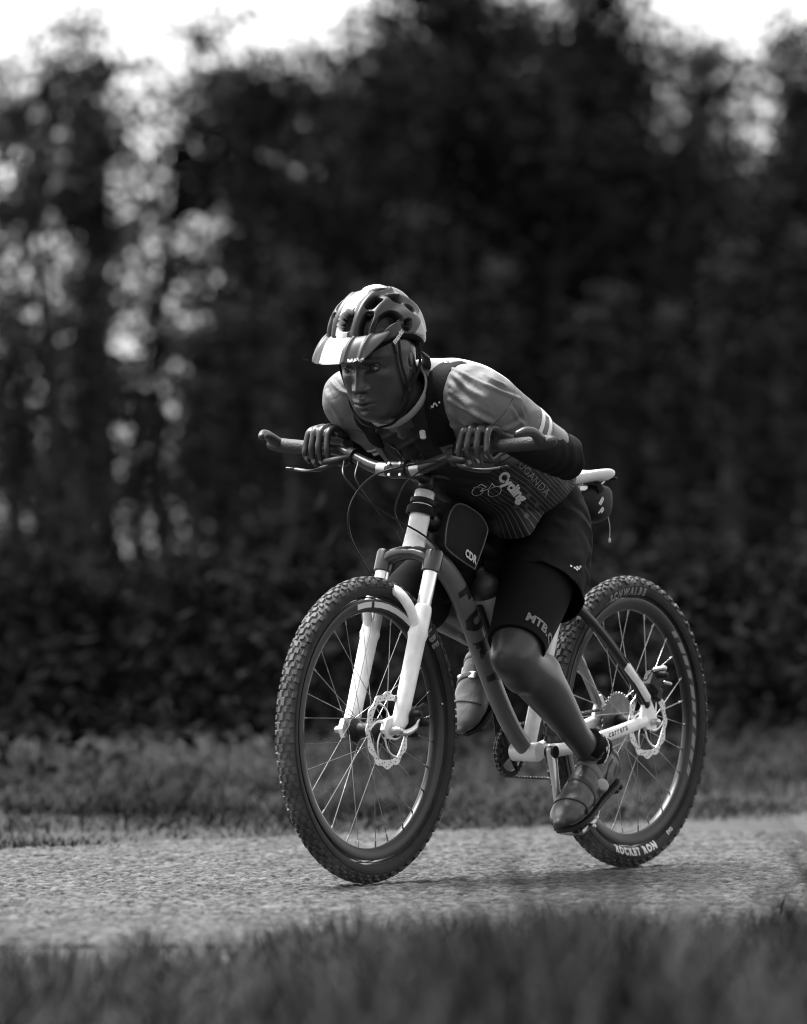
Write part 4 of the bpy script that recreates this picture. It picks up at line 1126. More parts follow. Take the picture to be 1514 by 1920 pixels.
def hand_prims(s, n0):
    mb = MB(); sh, elb, w = ARM[s]
    ns = [n0 - s * 0.0290, n0 - s * 0.0098, n0 + s * 0.0092, n0 + s * 0.0275]
    scs = (0.98, 1.08, 1.02, 0.85); lifts = (0.000, 0.003, 0.001, -0.004)
    for n, k, sp, lf, cu in zip(ns, scs, (-0.0035, -0.001, 0.0015, 0.004), lifts, (0.002, 0.008, 0.006, 0.012)):
        finger(mb, n, k, s * sp * -1, cu, s, lf)
    mid = [barpt(n) + V(-0.022, 0, 0.036) for n in ns]
    for m_ in mid:                                             # back of the hand: metacarpals fan from the wrist
        mb.tube([w + (m_ - np.mean(mid, 0)) * 0.45, w * 0.5 + m_ * 0.5 + V(0, 0, 0.008), m_], np.array([(0.013, 0.016), (0.012, 0.014), (0.0102, 0.011)]), 12, k=3)
    mb.tube([w - (np.mean(mid, 0) - w) * 0.25, w, w * 0.6 + np.mean(mid, 0) * 0.4], np.array([(0.026, 0.021), (0.027, 0.020), (0.033, 0.019)]), 16, k=3)
    b = barpt(n0 - s * 0.05)                                   # thumb: leaves the side of the palm and goes under the bar
    mb.tube([w + V(0.015, -s * 0.015, -0.008), w * 0.45 + b * 0.55 + V(-0.005, -s * 0.012, 0.0), b + V(-0.010, -s * 0.006, -0.018), b + V(0.012, -s * 0.008, -0.026), b + V(0.028, -s * 0.006, -0.022)],
            [0.014, 0.0135, 0.0115, 0.0105, 0.0085], 12, k=4)
    return mb
HAND_N = {1: 0.206, -1: -0.216}

pr = [skin_limbs(), leg_prims(1), leg_prims(-1), hand_prims(1, HAND_N[1]), hand_prims(-1, HAND_N[-1])]
bv_, bf_ = remesh(pr, 0.0026, 4, 0.5)
def smooth_where(v, f, wgt, it):
    E = np.array([(q[i], q[(i + 1) % len(q)]) for q in f for i in range(len(q))]); n = len(v)
    cnt = np.bincount(E[:, 0], minlength=n).astype(float)
    for _ in range(it):
        s_ = np.stack([np.bincount(E[:, 0], weights=v[E[:, 1], k], minlength=n) for k in range(3)], 1) / np.maximum(cnt, 1)[:, None]
        v = v + (s_ - v) * (0.6 * wgt)[:, None]
    return v
wg = np.zeros(len(bv_))
for s in (1, -1):
    kn = LEG[s][1]; an = LEG[s][2]
    t_ = np.clip((bv_ - kn) @ (an - kn) / np.dot(an - kn, an - kn), 0, 1); dl = np.linalg.norm(bv_ - (kn + np.outer(t_, an - kn)), axis=1)
    wg = np.maximum(wg, (dl < 0.12) * 1.0)
bv_ = smooth_where(bv_, bf_, wg, 90)
tone = np.ones(len(bv_)) + 0.12 * vnoise(bv_, 30, 1)
hv_, hf_, ht_ = head_mesh(); ev_, ef_ = ear_mesh()
n0_, n1_ = len(bv_), len(bv_) + len(hv_)
bf_ = bf_ + [tuple(i + n0_ for i in q) for q in hf_] + [tuple(i + n1_ for i in q) for q in ef_]
bv_ = np.vstack([bv_, hv_, ev_]); tone = np.concatenate([tone, ht_, np.full(len(ev_), 0.8)])
me = mesh_from('body', bv_ - origin_of(rider), bf_, True); set_tone(me, np.clip(tone, 0.06, 1.6))
body = part('body', None, M_SKIN, rider, mesh=me)
BODY_BVH = bvh_of(bv_, bf_)

# eyes and lids
M_EYE = mat('eye_white', 0.26, 0.12); M_IRIS = mat('dark_iris', 0.012, 0.08)
gaze = nrm(V(0.95, -0.12, 0.02))
for s in (1, -1):
    c = V(0.0655, s * 0.0315, 0.0010)
    mb = MB().ell(c, (0.0130,) * 3, 20, 14)
    me = mesh_from('eye', h2b(mb.V()) - origin_of(rider), mb.f, True)
    me.materials.append(M_EYE); me.materials.append(M_IRIS)
    for p in me.polygons:
        q = np.mean([mb.V()[i] for i in p.vertices], 0) - c
        p.material_index = 1 if nrm(q).dot(gaze) > 0.86 else 0
    eye = bpy.data.objects.new('eye', me); link(eye, rider)
    mb = MB()
    for up, dz, r in ((1, 0.0056, 0.0026), (-1, -0.0060, 0.0020)):
        pts = []
        for a in np.linspace(-1, 1, 9):
            y = c[1] + a * 0.0145; z = c[2] + dz * (1 - a * a * 0.95)
            x = c[0] + math.sqrt(max(1e-6, 0.0128 ** 2 - min(0.0126, abs(y - c[1])) ** 2 - min(0.006, abs(z - c[2])) ** 2)) + 0.0002
            pts.append((x, y, z))
        mb.tube(pts, [0.0012] + [r] * 7 + [0.0012], 8, ref=(1, 0, 0), k=2)
    mbw = MB().add(h2b(mb.V()), mb.f)
    lid = part('eyelid', mbw, mat('eyelid_skin', 0.012, 0.45), rider)

# fingernails
for s in (1, -1):
    n0 = HAND_N[s]
    for n, k in zip((n0 - s * 0.0290, n0 - s * 0.0098, n0 + s * 0.0092, n0 + s * 0.0275), (0.98, 1.08, 1.02, 0.85)):
        c = barpt(n) + V(0.0375, 0, -0.0315 * k)
        loc, no, _, _ = BODY_BVH.find_nearest(Vector(c))
        loc = np.array(loc); no = nrm(np.array(no)); t = nrm(V(-0.3, 0, -1) - no * V(-0.3, 0, -1).dot(no)); b = np.cross(t, no)
        vs, fs = [], []
        for i in range(5):
            for j in range(5):
                u_, w_ = (i - 2) / 2, (j - 2) / 2
                vs.append(loc + t * u_ * 0.0062 + b * w_ * 0.0046 * (1 - 0.15 * u_ * u_) + no * (0.0009 - 0.0016 * w_ * w_ - 0.0006 * abs(u_)))
        fs = [(i * 5 + j, i * 5 + j + 1, i * 5 + j + 6, i * 5 + j + 5) for i in range(4) for j in range(4)]
        part('fingernail', MB().add(vs, fs), mat('fingernail', 0.28, 0.25), rider, angle=180)

# folds: ridges and hollows pressed along lines
def folds(v, f, lines):
    n = vnormals(v, f); d = np.zeros(len(v))
    for p0, p1, w, hh in lines:
        p0, p1 = np.asarray(p0, float), np.asarray(p1, float); ax = p1 - p0; L = np.linalg.norm(ax)
        t = np.clip((v - p0) @ ax / L ** 2, 0, 1); q = p0 + np.outer(t, ax); dist = np.linalg.norm(v - q, axis=1)
        d += hh * np.exp(-(dist / w) ** 2) * np.clip(np.sin(np.clip(t * 0.9 + 0.08, 0, 1) * np.pi) * 1.4, 0, 1)
    return v + n * d[:, None]
# shorts: loose over the hips and thighs, with tight leg sleeves under them
mb = MB()
mb.tube([(0.345, 0, 0.785), (0.385, 0, 0.835), (0.44, 0, 0.878), (0.51, 0, 0.912)], np.array([(0.09, 0.080), (0.120, 0.104), (0.122, 0.104), (0.118, 0.098)]), 32, k=4)
for s in (1, -1):
    hip, kn, an = LEG[s]
    d = 0.56 if s == 1 else 0.5
    mb.tube([hip + V(-0.01, -s * 0.01, -0.005), hip * 0.75 + kn * 0.25 + V(-0.012, 0, -0.01), hip * (1 - d) + kn * d + V(-0.012, s * 0.004, -0.014)], np.array([(0.078, 0.086), (0.096, 0.100), (0.106, 0.107)]), 28, k=4)
sv, sf = remesh(mb, 0.0045, 4)
hip, kn, an = LEG[1]
SL = []
for i in range(8):
    t = 0.05 + 0.07 * i; c = hip * (1 - t) + kn * t
    SL.append((c + V(0.06, 0.03, 0.10), c + V(-0.09, 0.10, -0.04), 0.010, 0.0050 if i % 2 else -0.0045))
SL += [((0.33, 0.10, 0.76), (0.30, 0.12, 0.86), 0.012, -0.007), ((0.30, 0.06, 0.74), (0.26, 0.08, 0.84), 0.012, 0.007), ((0.45, 0.19, 0.76), (0.33, 0.14, 0.80), 0.012, 0.006), ((0.50, 0.20, 0.72), (0.36, 0.15, 0.75), 0.011, -0.006)]
sv = folds(sv, sf, SL); nn = vnormals(sv, sf); sv = sv + nn * (0.0035 * vnoise(sv, 16, 2) + 0.0018 * vnoise(sv, 40, 4))[:, None]
tests = []
for s in (1, -1):
    hip_, kn_, an_ = LEG[s]; ax = nrm(kn_ - hip_); d = 0.50 if s == 1 else 0.44
    tests.append((hip_ * (1 - d) + kn_ * d, ax, (lambda hip_=hip_, kn_=kn_, s=s: (lambda q: q[1] * s > 0.0 and q[0] > 0.40 and (q - hip_).dot(nrm(kn_ - hip_)) > 0.14))()))
sv, sf = clip_open(sv, sf, tests)
S_BVH = bvh_of(sv, sf)
# ---- jersey
def stripes_mat():
    """jersey cloth: grey sleeves and back, darker front with thin pale printed lines running along the trunk"""
    m = bpy.data.materials.new('jersey_print'); m.use_nodes = True; nt = m.node_tree; b = nt.nodes['Principled BSDF']
    N = nt.nodes.new; Lk = nt.links.new
    at = N('ShaderNodeAttribute'); at.attribute_name = 'zone'
    ln = N('ShaderNodeAttribute'); ln.attribute_name = 'lines'
    s1 = N('ShaderNodeMath'); s1.operation = 'FRACT'; Lk(ln.outputs['Fac'], s1.inputs[0])
    s2 = N('ShaderNodeMath'); s2.operation = 'LESS_THAN'; s2.inputs[1].default_value = 0.13; Lk(s1.outputs[0], s2.inputs[0])
    am = N('ShaderNodeAttribute'); am.attribute_name = 'linemask'
    nz = N('ShaderNodeTexNoise'); nz.inputs['Scale'].default_value = 14
    tc = N('ShaderNodeTexCoord'); Lk(tc.outputs['Object'], nz.inputs['Vector'])
    mm = N('ShaderNodeMath'); mm.operation = 'MULTIPLY'; Lk(s2.outputs[0], mm.inputs[0]); Lk(am.outputs['Fac'], mm.inputs[1])
    m3 = N('ShaderNodeMath'); m3.operation = 'MULTIPLY'; Lk(mm.outputs[0], m3.inputs[0]); m3.inputs[1].default_value = 0.10
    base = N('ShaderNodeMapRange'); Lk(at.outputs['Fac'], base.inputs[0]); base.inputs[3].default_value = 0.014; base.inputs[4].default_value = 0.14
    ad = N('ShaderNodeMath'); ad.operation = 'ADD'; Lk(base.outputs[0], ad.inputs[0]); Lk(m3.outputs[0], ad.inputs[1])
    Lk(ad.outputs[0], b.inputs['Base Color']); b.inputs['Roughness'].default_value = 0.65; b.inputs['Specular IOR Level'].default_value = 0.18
    n2 = N('ShaderNodeTexNoise'); n2.inputs['Scale'].default_value = 420; Lk(tc.outputs['Object'], n2.inputs['Vector'])
    n4 = N('ShaderNodeTexNoise'); n4.inputs['Scale'].default_value = 16; n4.inputs['Distortion'].default_value = 1.2; Lk(tc.outputs['Object'], n4.inputs['Vector'])
    b1 = N('ShaderNodeBump'); b1.inputs['Strength'].default_value = 0.12; b1.inputs['Distance'].default_value = 0.004; Lk(n2.outputs[0], b1.inputs['Height'])
    b2 = N('ShaderNodeBump'); b2.inputs['Strength'].default_value = 0.25; b2.inputs['Distance'].default_value = 0.02; Lk(n4.outputs[0], b2.inputs['Height'])
    Lk(b1.outputs[0], b2.inputs['Normal']); Lk(b2.outputs[0], b.inputs['Normal'])
    return m
mb = MB()
TR = np.array([(0.39, 0, 0.872, 0.126, 0.104), (0.46, 0, 0.90, 0.136, 0.118), (0.55, 0, 0.945, 0.148, 0.136), (0.65, 0, 0.995, 0.156, 0.146), (0.75, 0, 1.03, 0.162, 0.146), (0.85, 0, 1.065, 0.164, 0.130), (0.925, 0, 1.10, 0.150, 0.105), (0.985, 0, 1.12, 0.088, 0.072)])
mb.tube(TR[:, :3], TR[:, 3:], 36, k=4)
for s in (1, -1):
    sh, elb, w = ARM[s]
    mb.tube([(0.87, s * 0.07, 1.095), (0.905, s * 0.125, 1.105), sh, sh * 0.62 + elb * 0.38, sh * 0.40 + elb * 0.60, sh * 0.30 + elb * 0.70],
            np.array([(0.085, 0.085), (0.084, 0.083), (0.078, 0.078), (0.066, 0.068), (0.0585, 0.061), (0.056, 0.058)]), 26, k=4)
    mb.ell(sh + V(-0.006, s * 0.012, -0.006), (0.076, 0.062, 0.070))
jv, jf = remesh(mb, 0.0036, 20, 0.5)
ax_c = np.stack([np.interp(jv[:, 0], TR[:, 0], TR[:, i]) for i in (0, 1, 2)], 1)   # the hem rides outside the shorts
def ride_over(v, sel, gap, cap):
    out = v.copy()
    for i_ in sel:
        r_ = v[i_] - ax_c[i_]; L0 = np.linalg.norm(r_)
        if L0 < 0.03: continue
        hit = S_BVH.ray_cast(Vector(ax_c[i_] + r_ / L0 * 0.30), Vector(-r_ / L0), 0.28)
        if hit[0] is not None:
            L1 = np.linalg.norm(np.array(hit[0]) - ax_c[i_]) + gap
            if L1 > L0: out[i_] = ax_c[i_] + r_ / L0 * min(L1, L0 + cap)
    return out
hemz = np.where((jv[:, 0] < 0.66) & ((jv - V(0.605, 0, 0.803)) @ nrm(V(-0.568, 0, -0.823)) < 0.03))[0]
for _ in range(2):
    jv = ride_over(jv, hemz, 0.008, 0.04); jv = smooth_where(jv, jf, (jv[:, 0] < 0.68) * 1.0, 8)
jv = ride_over(jv, hemz, 0.005, 0.02)
dsh = np.minimum(np.linalg.norm(jv - ARM[1][0], axis=1), np.linalg.norm(jv - ARM[-1][0], axis=1))
jv = smooth_where(jv, jf, np.clip(2.2 - dsh / 0.10, 0, 1), 80)
sh, elb, w = ARM[1]
L_ = []; CURV = []
_jb = bvh_of(jv, jf)
for q in [((846, 690), (975, 748), 0.005), ((843, 750), (925, 790), 0.005), ((975, 745), (985, 790), 0.005), ((700, 790), (730, 830), 0.006), ((770, 805), (800, 850), 0.006), ((612, 735), (640, 790), 0.006), ((622, 715), (650, 740), 0.005), ((846, 735), (930, 800), 0.006), ((870, 676), (940, 700), 0.005), ((960, 765), (985, 800), 0.005), ((852, 684), (915, 716), 0.006), ((848, 700), (905, 745), 0.007), ((843, 718), (888, 762), 0.006), ((842, 770), (905, 815), 0.007), ((845, 795), (890, 822), 0.006), ((930, 735), (952, 706), 0.006), ((905, 700), (948, 722), 0.005),
          ((985, 738), (960, 770), 0.005), ((975, 790), (940, 805), 0.006), ((760, 800), (720, 820), 0.006), ((790, 815), (740, 845), 0.006), ((715, 800), (700, 815), 0.005)]:
    pl = [on_surface(q[0][0] + (q[1][0] - q[0][0]) * t_, q[0][1] + (q[1][1] - q[0][1]) * t_ + 3 * math.sin(t_ * 3.1), _jb) for t_ in np.linspace(0, 1, 9)]
    if any(a is None for a in pl): continue
    CURV.append((np.array(pl), q[2], 0.0058)); CURV.append((np.array(pl) + V(-0.003, 0.002, 0.0105), q[2], -0.0056))
for i in range(7):
    z0 = 0.88 + 0.02 * i; L_.append(((0.86 - 0.03 * i, 0.06, 0.93 - 0.012 * i), (0.62 - 0.03 * i, 0.165, 0.90 + 0.006 * i), 0.010, 0.004 if i % 2 else -0.004))
for i in range(5):
    L_.append(((0.45 + i * 0.012, 0.10, 0.80 + i * 0.02), (0.40 + i * 0.012, 0.155, 0.90 + i * 0.012), 0.012, 0.005 if i % 2 else -0.005))
for i in range(6):
    L_.append(((1.0, -0.06 + 0.03 * i, 1.03 - 0.01 * i), (0.93, -0.10 + 0.035 * i, 0.98 - 0.008 * i), 0.010, 0.005 if i % 2 else -0.004))
jv = folds(jv, jf, L_)
_n = vnormals(jv, jf); _d = np.zeros(len(jv))
for pl, w_, hh in CURV:                                        # cloth folds that follow the surface
    near_ = np.where(np.linalg.norm(jv - pl.mean(0), axis=1) < 0.25)[0]
    q = jv[near_]; dist = np.full(len(q), 9.0); tt = np.zeros(len(q))
    for k in range(len(pl) - 1):
        ax = pl[k + 1] - pl[k]; t_ = np.clip((q - pl[k]) @ ax / max(ax @ ax, 1e-9), 0, 1); dd = np.linalg.norm(q - (pl[k] + np.outer(t_, ax)), axis=1)
        m_ = dd < dist; dist[m_] = dd[m_]; tt[m_] = (k + t_[m_]) / (len(pl) - 1)
    _d[near_] += hh * np.exp(-(dist / w_) ** 2) * np.clip(np.sin((0.12 + 0.80 * tt) * np.pi) * 1.5, 0, 1)
jv = jv + _n * _d[:, None]
jn = vnormals(jv, jf); jv = jv + jn * (0.0022 * vnoise(jv, 26))[:, None]
# openings: sleeve ends, hem, neck
tests = []
for s in (1, -1):
    sh_, el_, w_ = ARM[s]; ax = nrm(el_ - sh_); tests.append((sh_ * 0.34 + el_ * 0.66, ax, (lambda sh_=sh_, el_=el_, s=s: (lambda q: abs(q[1]) > 0.17 and np.linalg.norm(q - (sh_ * 0.3 + el_ * 0.7)) < 0.10))()))
HEM_P, HEM_N = V(0.605, 0, 0.803), nrm(V(-0.568, 0, -0.823))
tests.append((HEM_P, HEM_N, lambda q: q[0] < 0.66))
NK = h2b((-0.03, 0, -0.105)); NKN = nrm(h2b((-0.03, 0, 0)) - NK + V(0.03, 0, 0))
tests.append((V(0.998, 0, 1.125), nrm(V(0.90, 0, 0.42)), lambda q: q[0] > 0.93 and abs(q[1]) < 0.11))
jv2, jf2 = clip_open(jv, jf, tests)
me = mesh_from('jersey', jv2 - origin_of(rider), jf2, True)
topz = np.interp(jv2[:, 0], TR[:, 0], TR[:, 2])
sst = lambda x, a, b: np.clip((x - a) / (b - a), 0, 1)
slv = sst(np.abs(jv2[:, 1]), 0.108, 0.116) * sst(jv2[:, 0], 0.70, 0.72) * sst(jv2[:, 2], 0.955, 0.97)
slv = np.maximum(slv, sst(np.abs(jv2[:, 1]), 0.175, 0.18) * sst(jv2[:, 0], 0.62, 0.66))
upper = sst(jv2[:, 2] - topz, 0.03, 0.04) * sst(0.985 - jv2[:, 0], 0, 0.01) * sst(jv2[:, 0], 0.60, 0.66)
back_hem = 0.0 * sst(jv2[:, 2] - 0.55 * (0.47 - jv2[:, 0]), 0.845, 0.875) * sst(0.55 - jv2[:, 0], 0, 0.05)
zone = np.clip(np.maximum(np.maximum(slv, upper), back_hem), 0, 1)  # paler on sleeves and upper back, darker on front and lower trunk
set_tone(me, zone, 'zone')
ang_ = np.arctan2(jv2[:, 1], -(jv2[:, 2] - topz))
set_tone(me, ang_ * 14.0, 'lines')
lm = np.clip((0.80 - jv2[:, 0]) / 0.06, 0, 1) * (1 - np.clip(zone * 2, 0, 1)) * np.clip((ang_ - 0.15) / 0.2, 0, 1) * np.clip((2.0 - ang_) / 0.2, 0, 1)
set_tone(me, lm, 'linemask')
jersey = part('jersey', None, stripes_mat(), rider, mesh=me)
md = jersey.modifiers.new('thickness', 'SOLIDIFY'); md.thickness = 0.0025; md.offset = -1
J_BVH = bvh_of(jv2, jf2)
# collar: a pale trimmed band standing round the neck
cpts = []
for a in np.linspace(0, 2 * np.pi, 40, endpoint=False):
    c = V(0.992, 0, 1.123) + V(-0.42, 0, 0.90) * math.cos(a) * 0.068 * 1.05 + V(0, 1, 0) * math.sin(a) * 0.078
    c = c + V(0.02 * max(0, -math.cos(a)), 0, -0.016 * max(0, -math.cos(a)))
    cpts.append(c)
mb = MB().tube(cpts, np.array([(0.010, 0.0042)] * len(cpts)), 10, ref=(0.90, 0, 0.42), closed=True)
part('collar', mb, mat('collar_trim', 0.22, 0.6, bump=0.1, bscale=300), rider)
for s in (1, -1):
    sh_, el_, w_ = ARM[s]; ax = nrm(el_ - sh_); u_ = nrm(np.cross(ax, V(0, 0, 1))); w2 = np.cross(u_, ax)
    for t_, r_, nm in ((0.645, 0.0011, 'hem_seam'), (0.12, 0.0009, 'shoulder_seam')):
        pts = []
        for a in np.linspace(0, 2 * np.pi, 48, endpoint=False):
            d_ = u_ * math.cos(a) + w2 * math.sin(a); c_ = sh_ * (1 - t_) + el_ * t_ + ax * 0.012 * math.sin(a) * (t_ < 0.3)
            hit = J_BVH.ray_cast(Vector(c_ + d_ * 0.13), Vector(-d_), 0.13)
            if hit[0] is not None and np.linalg.norm(np.array(hit[0]) - c_) > 0.03: pts.append(np.array(hit[0]))
        if len(pts) > 10: part(nm, MB().tube(pts, r_, 6, closed=len(pts) == 48), mat('seam_thread', 0.03, 0.7), rider)
# sleeve cuffs with a pale double band
M_BAND = mat('cuff_print', 0.62, 0.55); 
for s in (1, -1):
    sh_, el_, w_ = ARM[s]; ax = nrm(el_ - sh_)
    def ringpts(t, rr):
        c = sh_ * (1 - t) + el_ * t; u_ = nrm(np.cross(ax, V(0, 0, 1))); w2 = np.cross(u_, ax); out = []
        for a in np.linspace(0, 2 * np.pi, 40, endpoint=False):
            d = u_ * math.cos(a) + w2 * math.sin(a)
            hit = J_BVH.ray_cast(Vector(c + d * 0.12), Vector(-d), 0.12)
            out.append(np.array(hit[0]) + d * 0.0007 if hit[0] is not None else c + d * rr)
        return out
    for t0, t1 in ((0.515, 0.555), (0.605, 0.650)):
        rows = [ringpts(t, 0.06) for t in np.linspace(t0, t1, 4)]
        vs = np.array(rows).reshape(-1, 3); k = 40
        fs = [(i * k + a, i * k + (a + 1) % k, (i + 1) * k + (a + 1) % k, (i + 1) * k + a) for i in range(3) for a in range(k)]
        part('cuff_band', MB().add(vs, fs), M_BAND, rider, angle=180)
    rows = []
    for t in np.linspace(0.550, 0.610, 4):
        r_ = ringpts(t, 0.06); rows.append([r_[i] for i in ((5, 6, 7, 8, 9, 10) if s > 0 else (5, 6, 7, 8, 9, 10))])
    vs = np.array(rows).reshape(-1, 3); k = 6
    part('cuff_band', MB().add(vs, [(i * k + a, i * k + a + 1, (i + 1) * k + a + 1, (i + 1) * k + a) for i in range(3) for a in range(k - 1)]), M_BAND, rider, angle=180)

# arm warmers: pale above the elbow, black from the elbow to the wrist
M_WARM = mat('black_arm_warmer', 0.005, 0.75, spec=0.15, bump=0.15, bscale=350)
M_WARM_L = mat('grey_arm_warmer_top', 0.16, 0.7, bump=0.2, bscale=300)
for s in (1, -1):
    sh_, el_, w_ = ARM[s]
    mb = MB().tube([sh_ * 0.5 + el_ * 0.5, sh_ * 0.25 + el_ * 0.75, sh_ * 0.14 + el_ * 0.86], [0.0535, 0.0510, 0.0500], 26, cap='flat', k=3)
    part('arm_warmer_top', mb, M_WARM_L, rider)
    ap = np.array([sh_ * 0.16 + el_ * 0.84, sh_ * 0.06 + el_ * 0.94, el_ + V(-0.004, s * 0.004, -0.004), el_ * 0.82 + w_ * 0.18, el_ * 0.5 + w_ * 0.5, el_ * 0.2 + w_ * 0.8, el_ * 0.06 + w_ * 0.94])
    mb = MB().tube(ap, [0.0490, 0.0495, 0.0500, 0.0500, 0.0455, 0.0370, 0.0325], 26, k=4)
    v, f = remesh(mb, 0.004, 3); nn = vnormals(v, f)
    v = v + nn * (0.0022 * vnoise(v, 30, 3) + 0.0016 * np.sin(v @ nrm(w_ - el_) * 190 + 3 * vnoise(v, 12, 5)))[:, None] * np.clip(1.2 - np.linalg.norm(v - el_, axis=1)[:, None] / 0.13, 0, 1)
    me = mesh_from('arm_warmer', v - origin_of(rider), f, True); part('arm_warmer', None, M_WARM, rider, mesh=me)

me = mesh_from('shorts', sv - origin_of(rider), sf, True)
shorts = part('shorts', None, M_SHORTS, rider, mesh=me)
md = shorts.modifiers.new('thickness', 'SOLIDIFY'); md.thickness = 0.003; md.offset = -1
S_BVH = bvh_of(sv, sf)
M_SLEEVE = mat('black_leg_sleeve', 0.0045, 0.75, spec=0.12, bump=0.1, bscale=450)
for s in (1, -1):
    hip_, kn_, an_ = LEG[s]
    e = 0.91 if s == 1 else 0.97
    sp_ = [hip_ * 0.8 + kn_ * 0.2, hip_ * 0.5 + kn_ * 0.5, hip_ * 0.2 + kn_ * 0.8, hip_ * (1 - e) + kn_ * e]; sr_ = [0.0850, 0.0860, 0.0740, 0.0690]
    if s < 0: sp_ += [kn_ * 0.96 + an_ * 0.04 + V(0.01, 0, -0.004), kn_ * 0.78 + an_ * 0.22]; sr_ += [0.066, 0.064]
    mb = MB().tube(sp_, sr_, 36, cap='flat', k=5)
    o = part('leg_sleeve', mb, M_SLEEVE, rider)
    if s == 1: LS_BVH = bvh_of(mb.V(), mb.f)

# socks and shoes
M_SOCK = mat('black_sock', 0.004, 0.85, spec=0.1, bump=0.2, bscale=300)
M_SHOE = mat('grey_shoe_leather', 0.045, 0.38, var=0.25, vscale=18, bump=0.08, bscale=120, attr='tone')
M_SOLE = mat('shoe_sole_rubber', 0.018, 0.6, spec=0.2, bump=0.15, bscale=90)
def shoe(s, ankle, pitch, yaw, base, bright):
    """cycling shoe: x along the foot from heel to toe, z up; built at the origin, then posed so its ball meets the pedal"""
    R = rotm((0, 0, 1), yaw) @ rotm((0, 1, 0), pitch)
    secs = [(-0.068, 0.018, 0.034, 0.048), (-0.062, 0.030, 0.042, 0.048), (-0.035, 0.034, 0.044, 0.048), (0.0, 0.036, 0.046, 0.046), (0.04, 0.037, 0.044, 0.044), (0.09, 0.043, 0.036, 0.036), (0.135, 0.047, 0.028, 0.028), (0.17, 0.043, 0.022, 0.023), (0.195, 0.032, 0.016, 0.020), (0.208, 0.016, 0.010, 0.019)]
    mb = MB()
    q = cr([(x, 0, zc * 1.1 + 0.002, hw, hh * 1.12) for x, hw, hh, zc in secs], 3)
    mb.tube(q[:, :3], q[:, 3:], 24)
    mb.tube([(-0.012, 0, 0.05), (-0.010, 0, 0.075), (-0.014, 0, 0.090)], np.array([(0.033, 0.048), (0.035, 0.050), (0.036, 0.051)]), 22, cap='flat', k=3)
    v, f = remesh(mb, 0.003, 3)
    v[:, 2] = np.maximum(v[:, 2], 0.004 + 0.00 * v[:, 0])
    # panel seams and straps as shallow relief
    nn = vnormals(v, f); d = np.zeros(len(v)); tone = np.ones(len(v))
    def seam(p0, p1, w_, hh, tn=0.0):
        p0, p1 = np.array(p0, float), np.array(p1, float); ax = p1 - p0; L = np.linalg.norm(ax); t = np.clip((v - p0) @ ax / L ** 2, 0, 1)
        dist = np.linalg.norm(v - (p0 + np.outer(t, ax)), axis=1); g = np.exp(-(dist / w_ / 1.25) ** 2)
        d[:] += hh * g * 1.2; tone[:] -= tn * g * 1.4
    y = s
    seam((0.02, y * 0.04, 0.075), (0.05, y * 0.042, 0.02), 0.004, -0.003, 0.5); seam((0.05, y * 0.045, 0.02), (-0.05, y * 0.035, 0.032), 0.004, -0.003, 0.5)
    seam((0.075, y * 0.02, 0.075), (0.10, y * 0.05, 0.02), 0.005, -0.003, 0.55); seam((0.10, y * 0.045, 0.02), (0.16, y * 0.042, 0.03), 0.004, -0.002, 0.4)
    seam((0.045, -y * 0.0, 0.085), (0.075, y * 0.035, 0.05), 0.010, 0.004, -0.25); seam((0.10, 0, 0.07), (0.115, y * 0.035, 0.045), 0.009, 0.003, -0.2)
    seam((0.15, 0.04, 0.028), (0.15, -0.04, 0.028), 0.006, 0.001, 0.2)
    seam((-0.02, y * 0.036, 0.08), (0.035, y * 0.034, 0.062), 0.008, 0.004, -0.35); seam((-0.055, y * 0.02, 0.07), (-0.02, y * 0.036, 0.03), 0.004, -0.003, 0.5)
    seam((0.03, 0, 0.09), (0.125, 0, 0.055), 0.012, -0.004, 0.45); seam((0.125, y * 0.03, 0.05), (0.165, y * 0.045, 0.015), 0.004, -0.003, 0.5); seam((0.06, y * 0.036, 0.055), (0.085, y * 0.045, 0.02), 0.004, -0.004, 0.6)
    for xx in (0.04, 0.065, 0.09, 0.11): seam((xx, -0.016, 0.088 - (xx - 0.04) * 0.35), (xx, 0.016, 0.088 - (xx - 0.04) * 0.35), 0.004, 0.003, -0.3)
    v = v + nn * (d + 0.0012 * vnoise(v, 45, s))[:, None]
    tone += 0.25 * vnoise(v, 22, 9)
    def W_(p): return ankle + (R @ (np.asarray(p, float) - V(-0.012, 0, 0.098)).T).T
    me = mesh_from('shoe', W_(v) - origin_of(rider), f, True); set_tone(me, np.clip(tone * bright, 0.2, 3))
    o = part('shoe', None, M_SHOE, rider, mesh=me, label=None)
    mb = MB()
    out = [(-0.062, 0.012), (-0.058, 0.026), (-0.03, 0.036), (0.02, 0.036), (0.06, 0.037), (0.10, 0.044), (0.14, 0.048), (0.175, 0.042), (0.20, 0.028), (0.211, 0.008)]
    poly = [(x, w2) for x, w2 in out] + [(x, -w2) for x, w2 in out[::-1]]
    mb.plate([(x * 0.985, y_ * 0.95) for x, y_ in poly], (0, 0, 0.003), (1, 0, 0), (0, 1, 0), 0.010)
    for x in (0.16, 0.18, -0.05, -0.03): 
        for w2 in (-0.022, 0.022): mb.box((x, w2, -0.010), (0.012, 0.016, 0.012), bev=0.002)
    part('sole', MB().add(W_(mb.V()), mb.f), M_SOLE, o)
    # dial closure and strap buckles
    loc = V(0.058, s * 0.040, 0.046)
    mb = MB().lathe([(0.0175, -0.006), (0.0175, 0.003), (0.0155, 0.010), (0.011, 0.0125), (0.004, 0.013)], loc, (0.25, s * 0.8, 0.55), 20)
    part('dial', MB().add(W_(mb.V()), mb.f), mat('shoe_dial', 0.22, 0.3), o)
    SHB = bvh_of(W_(v), f)
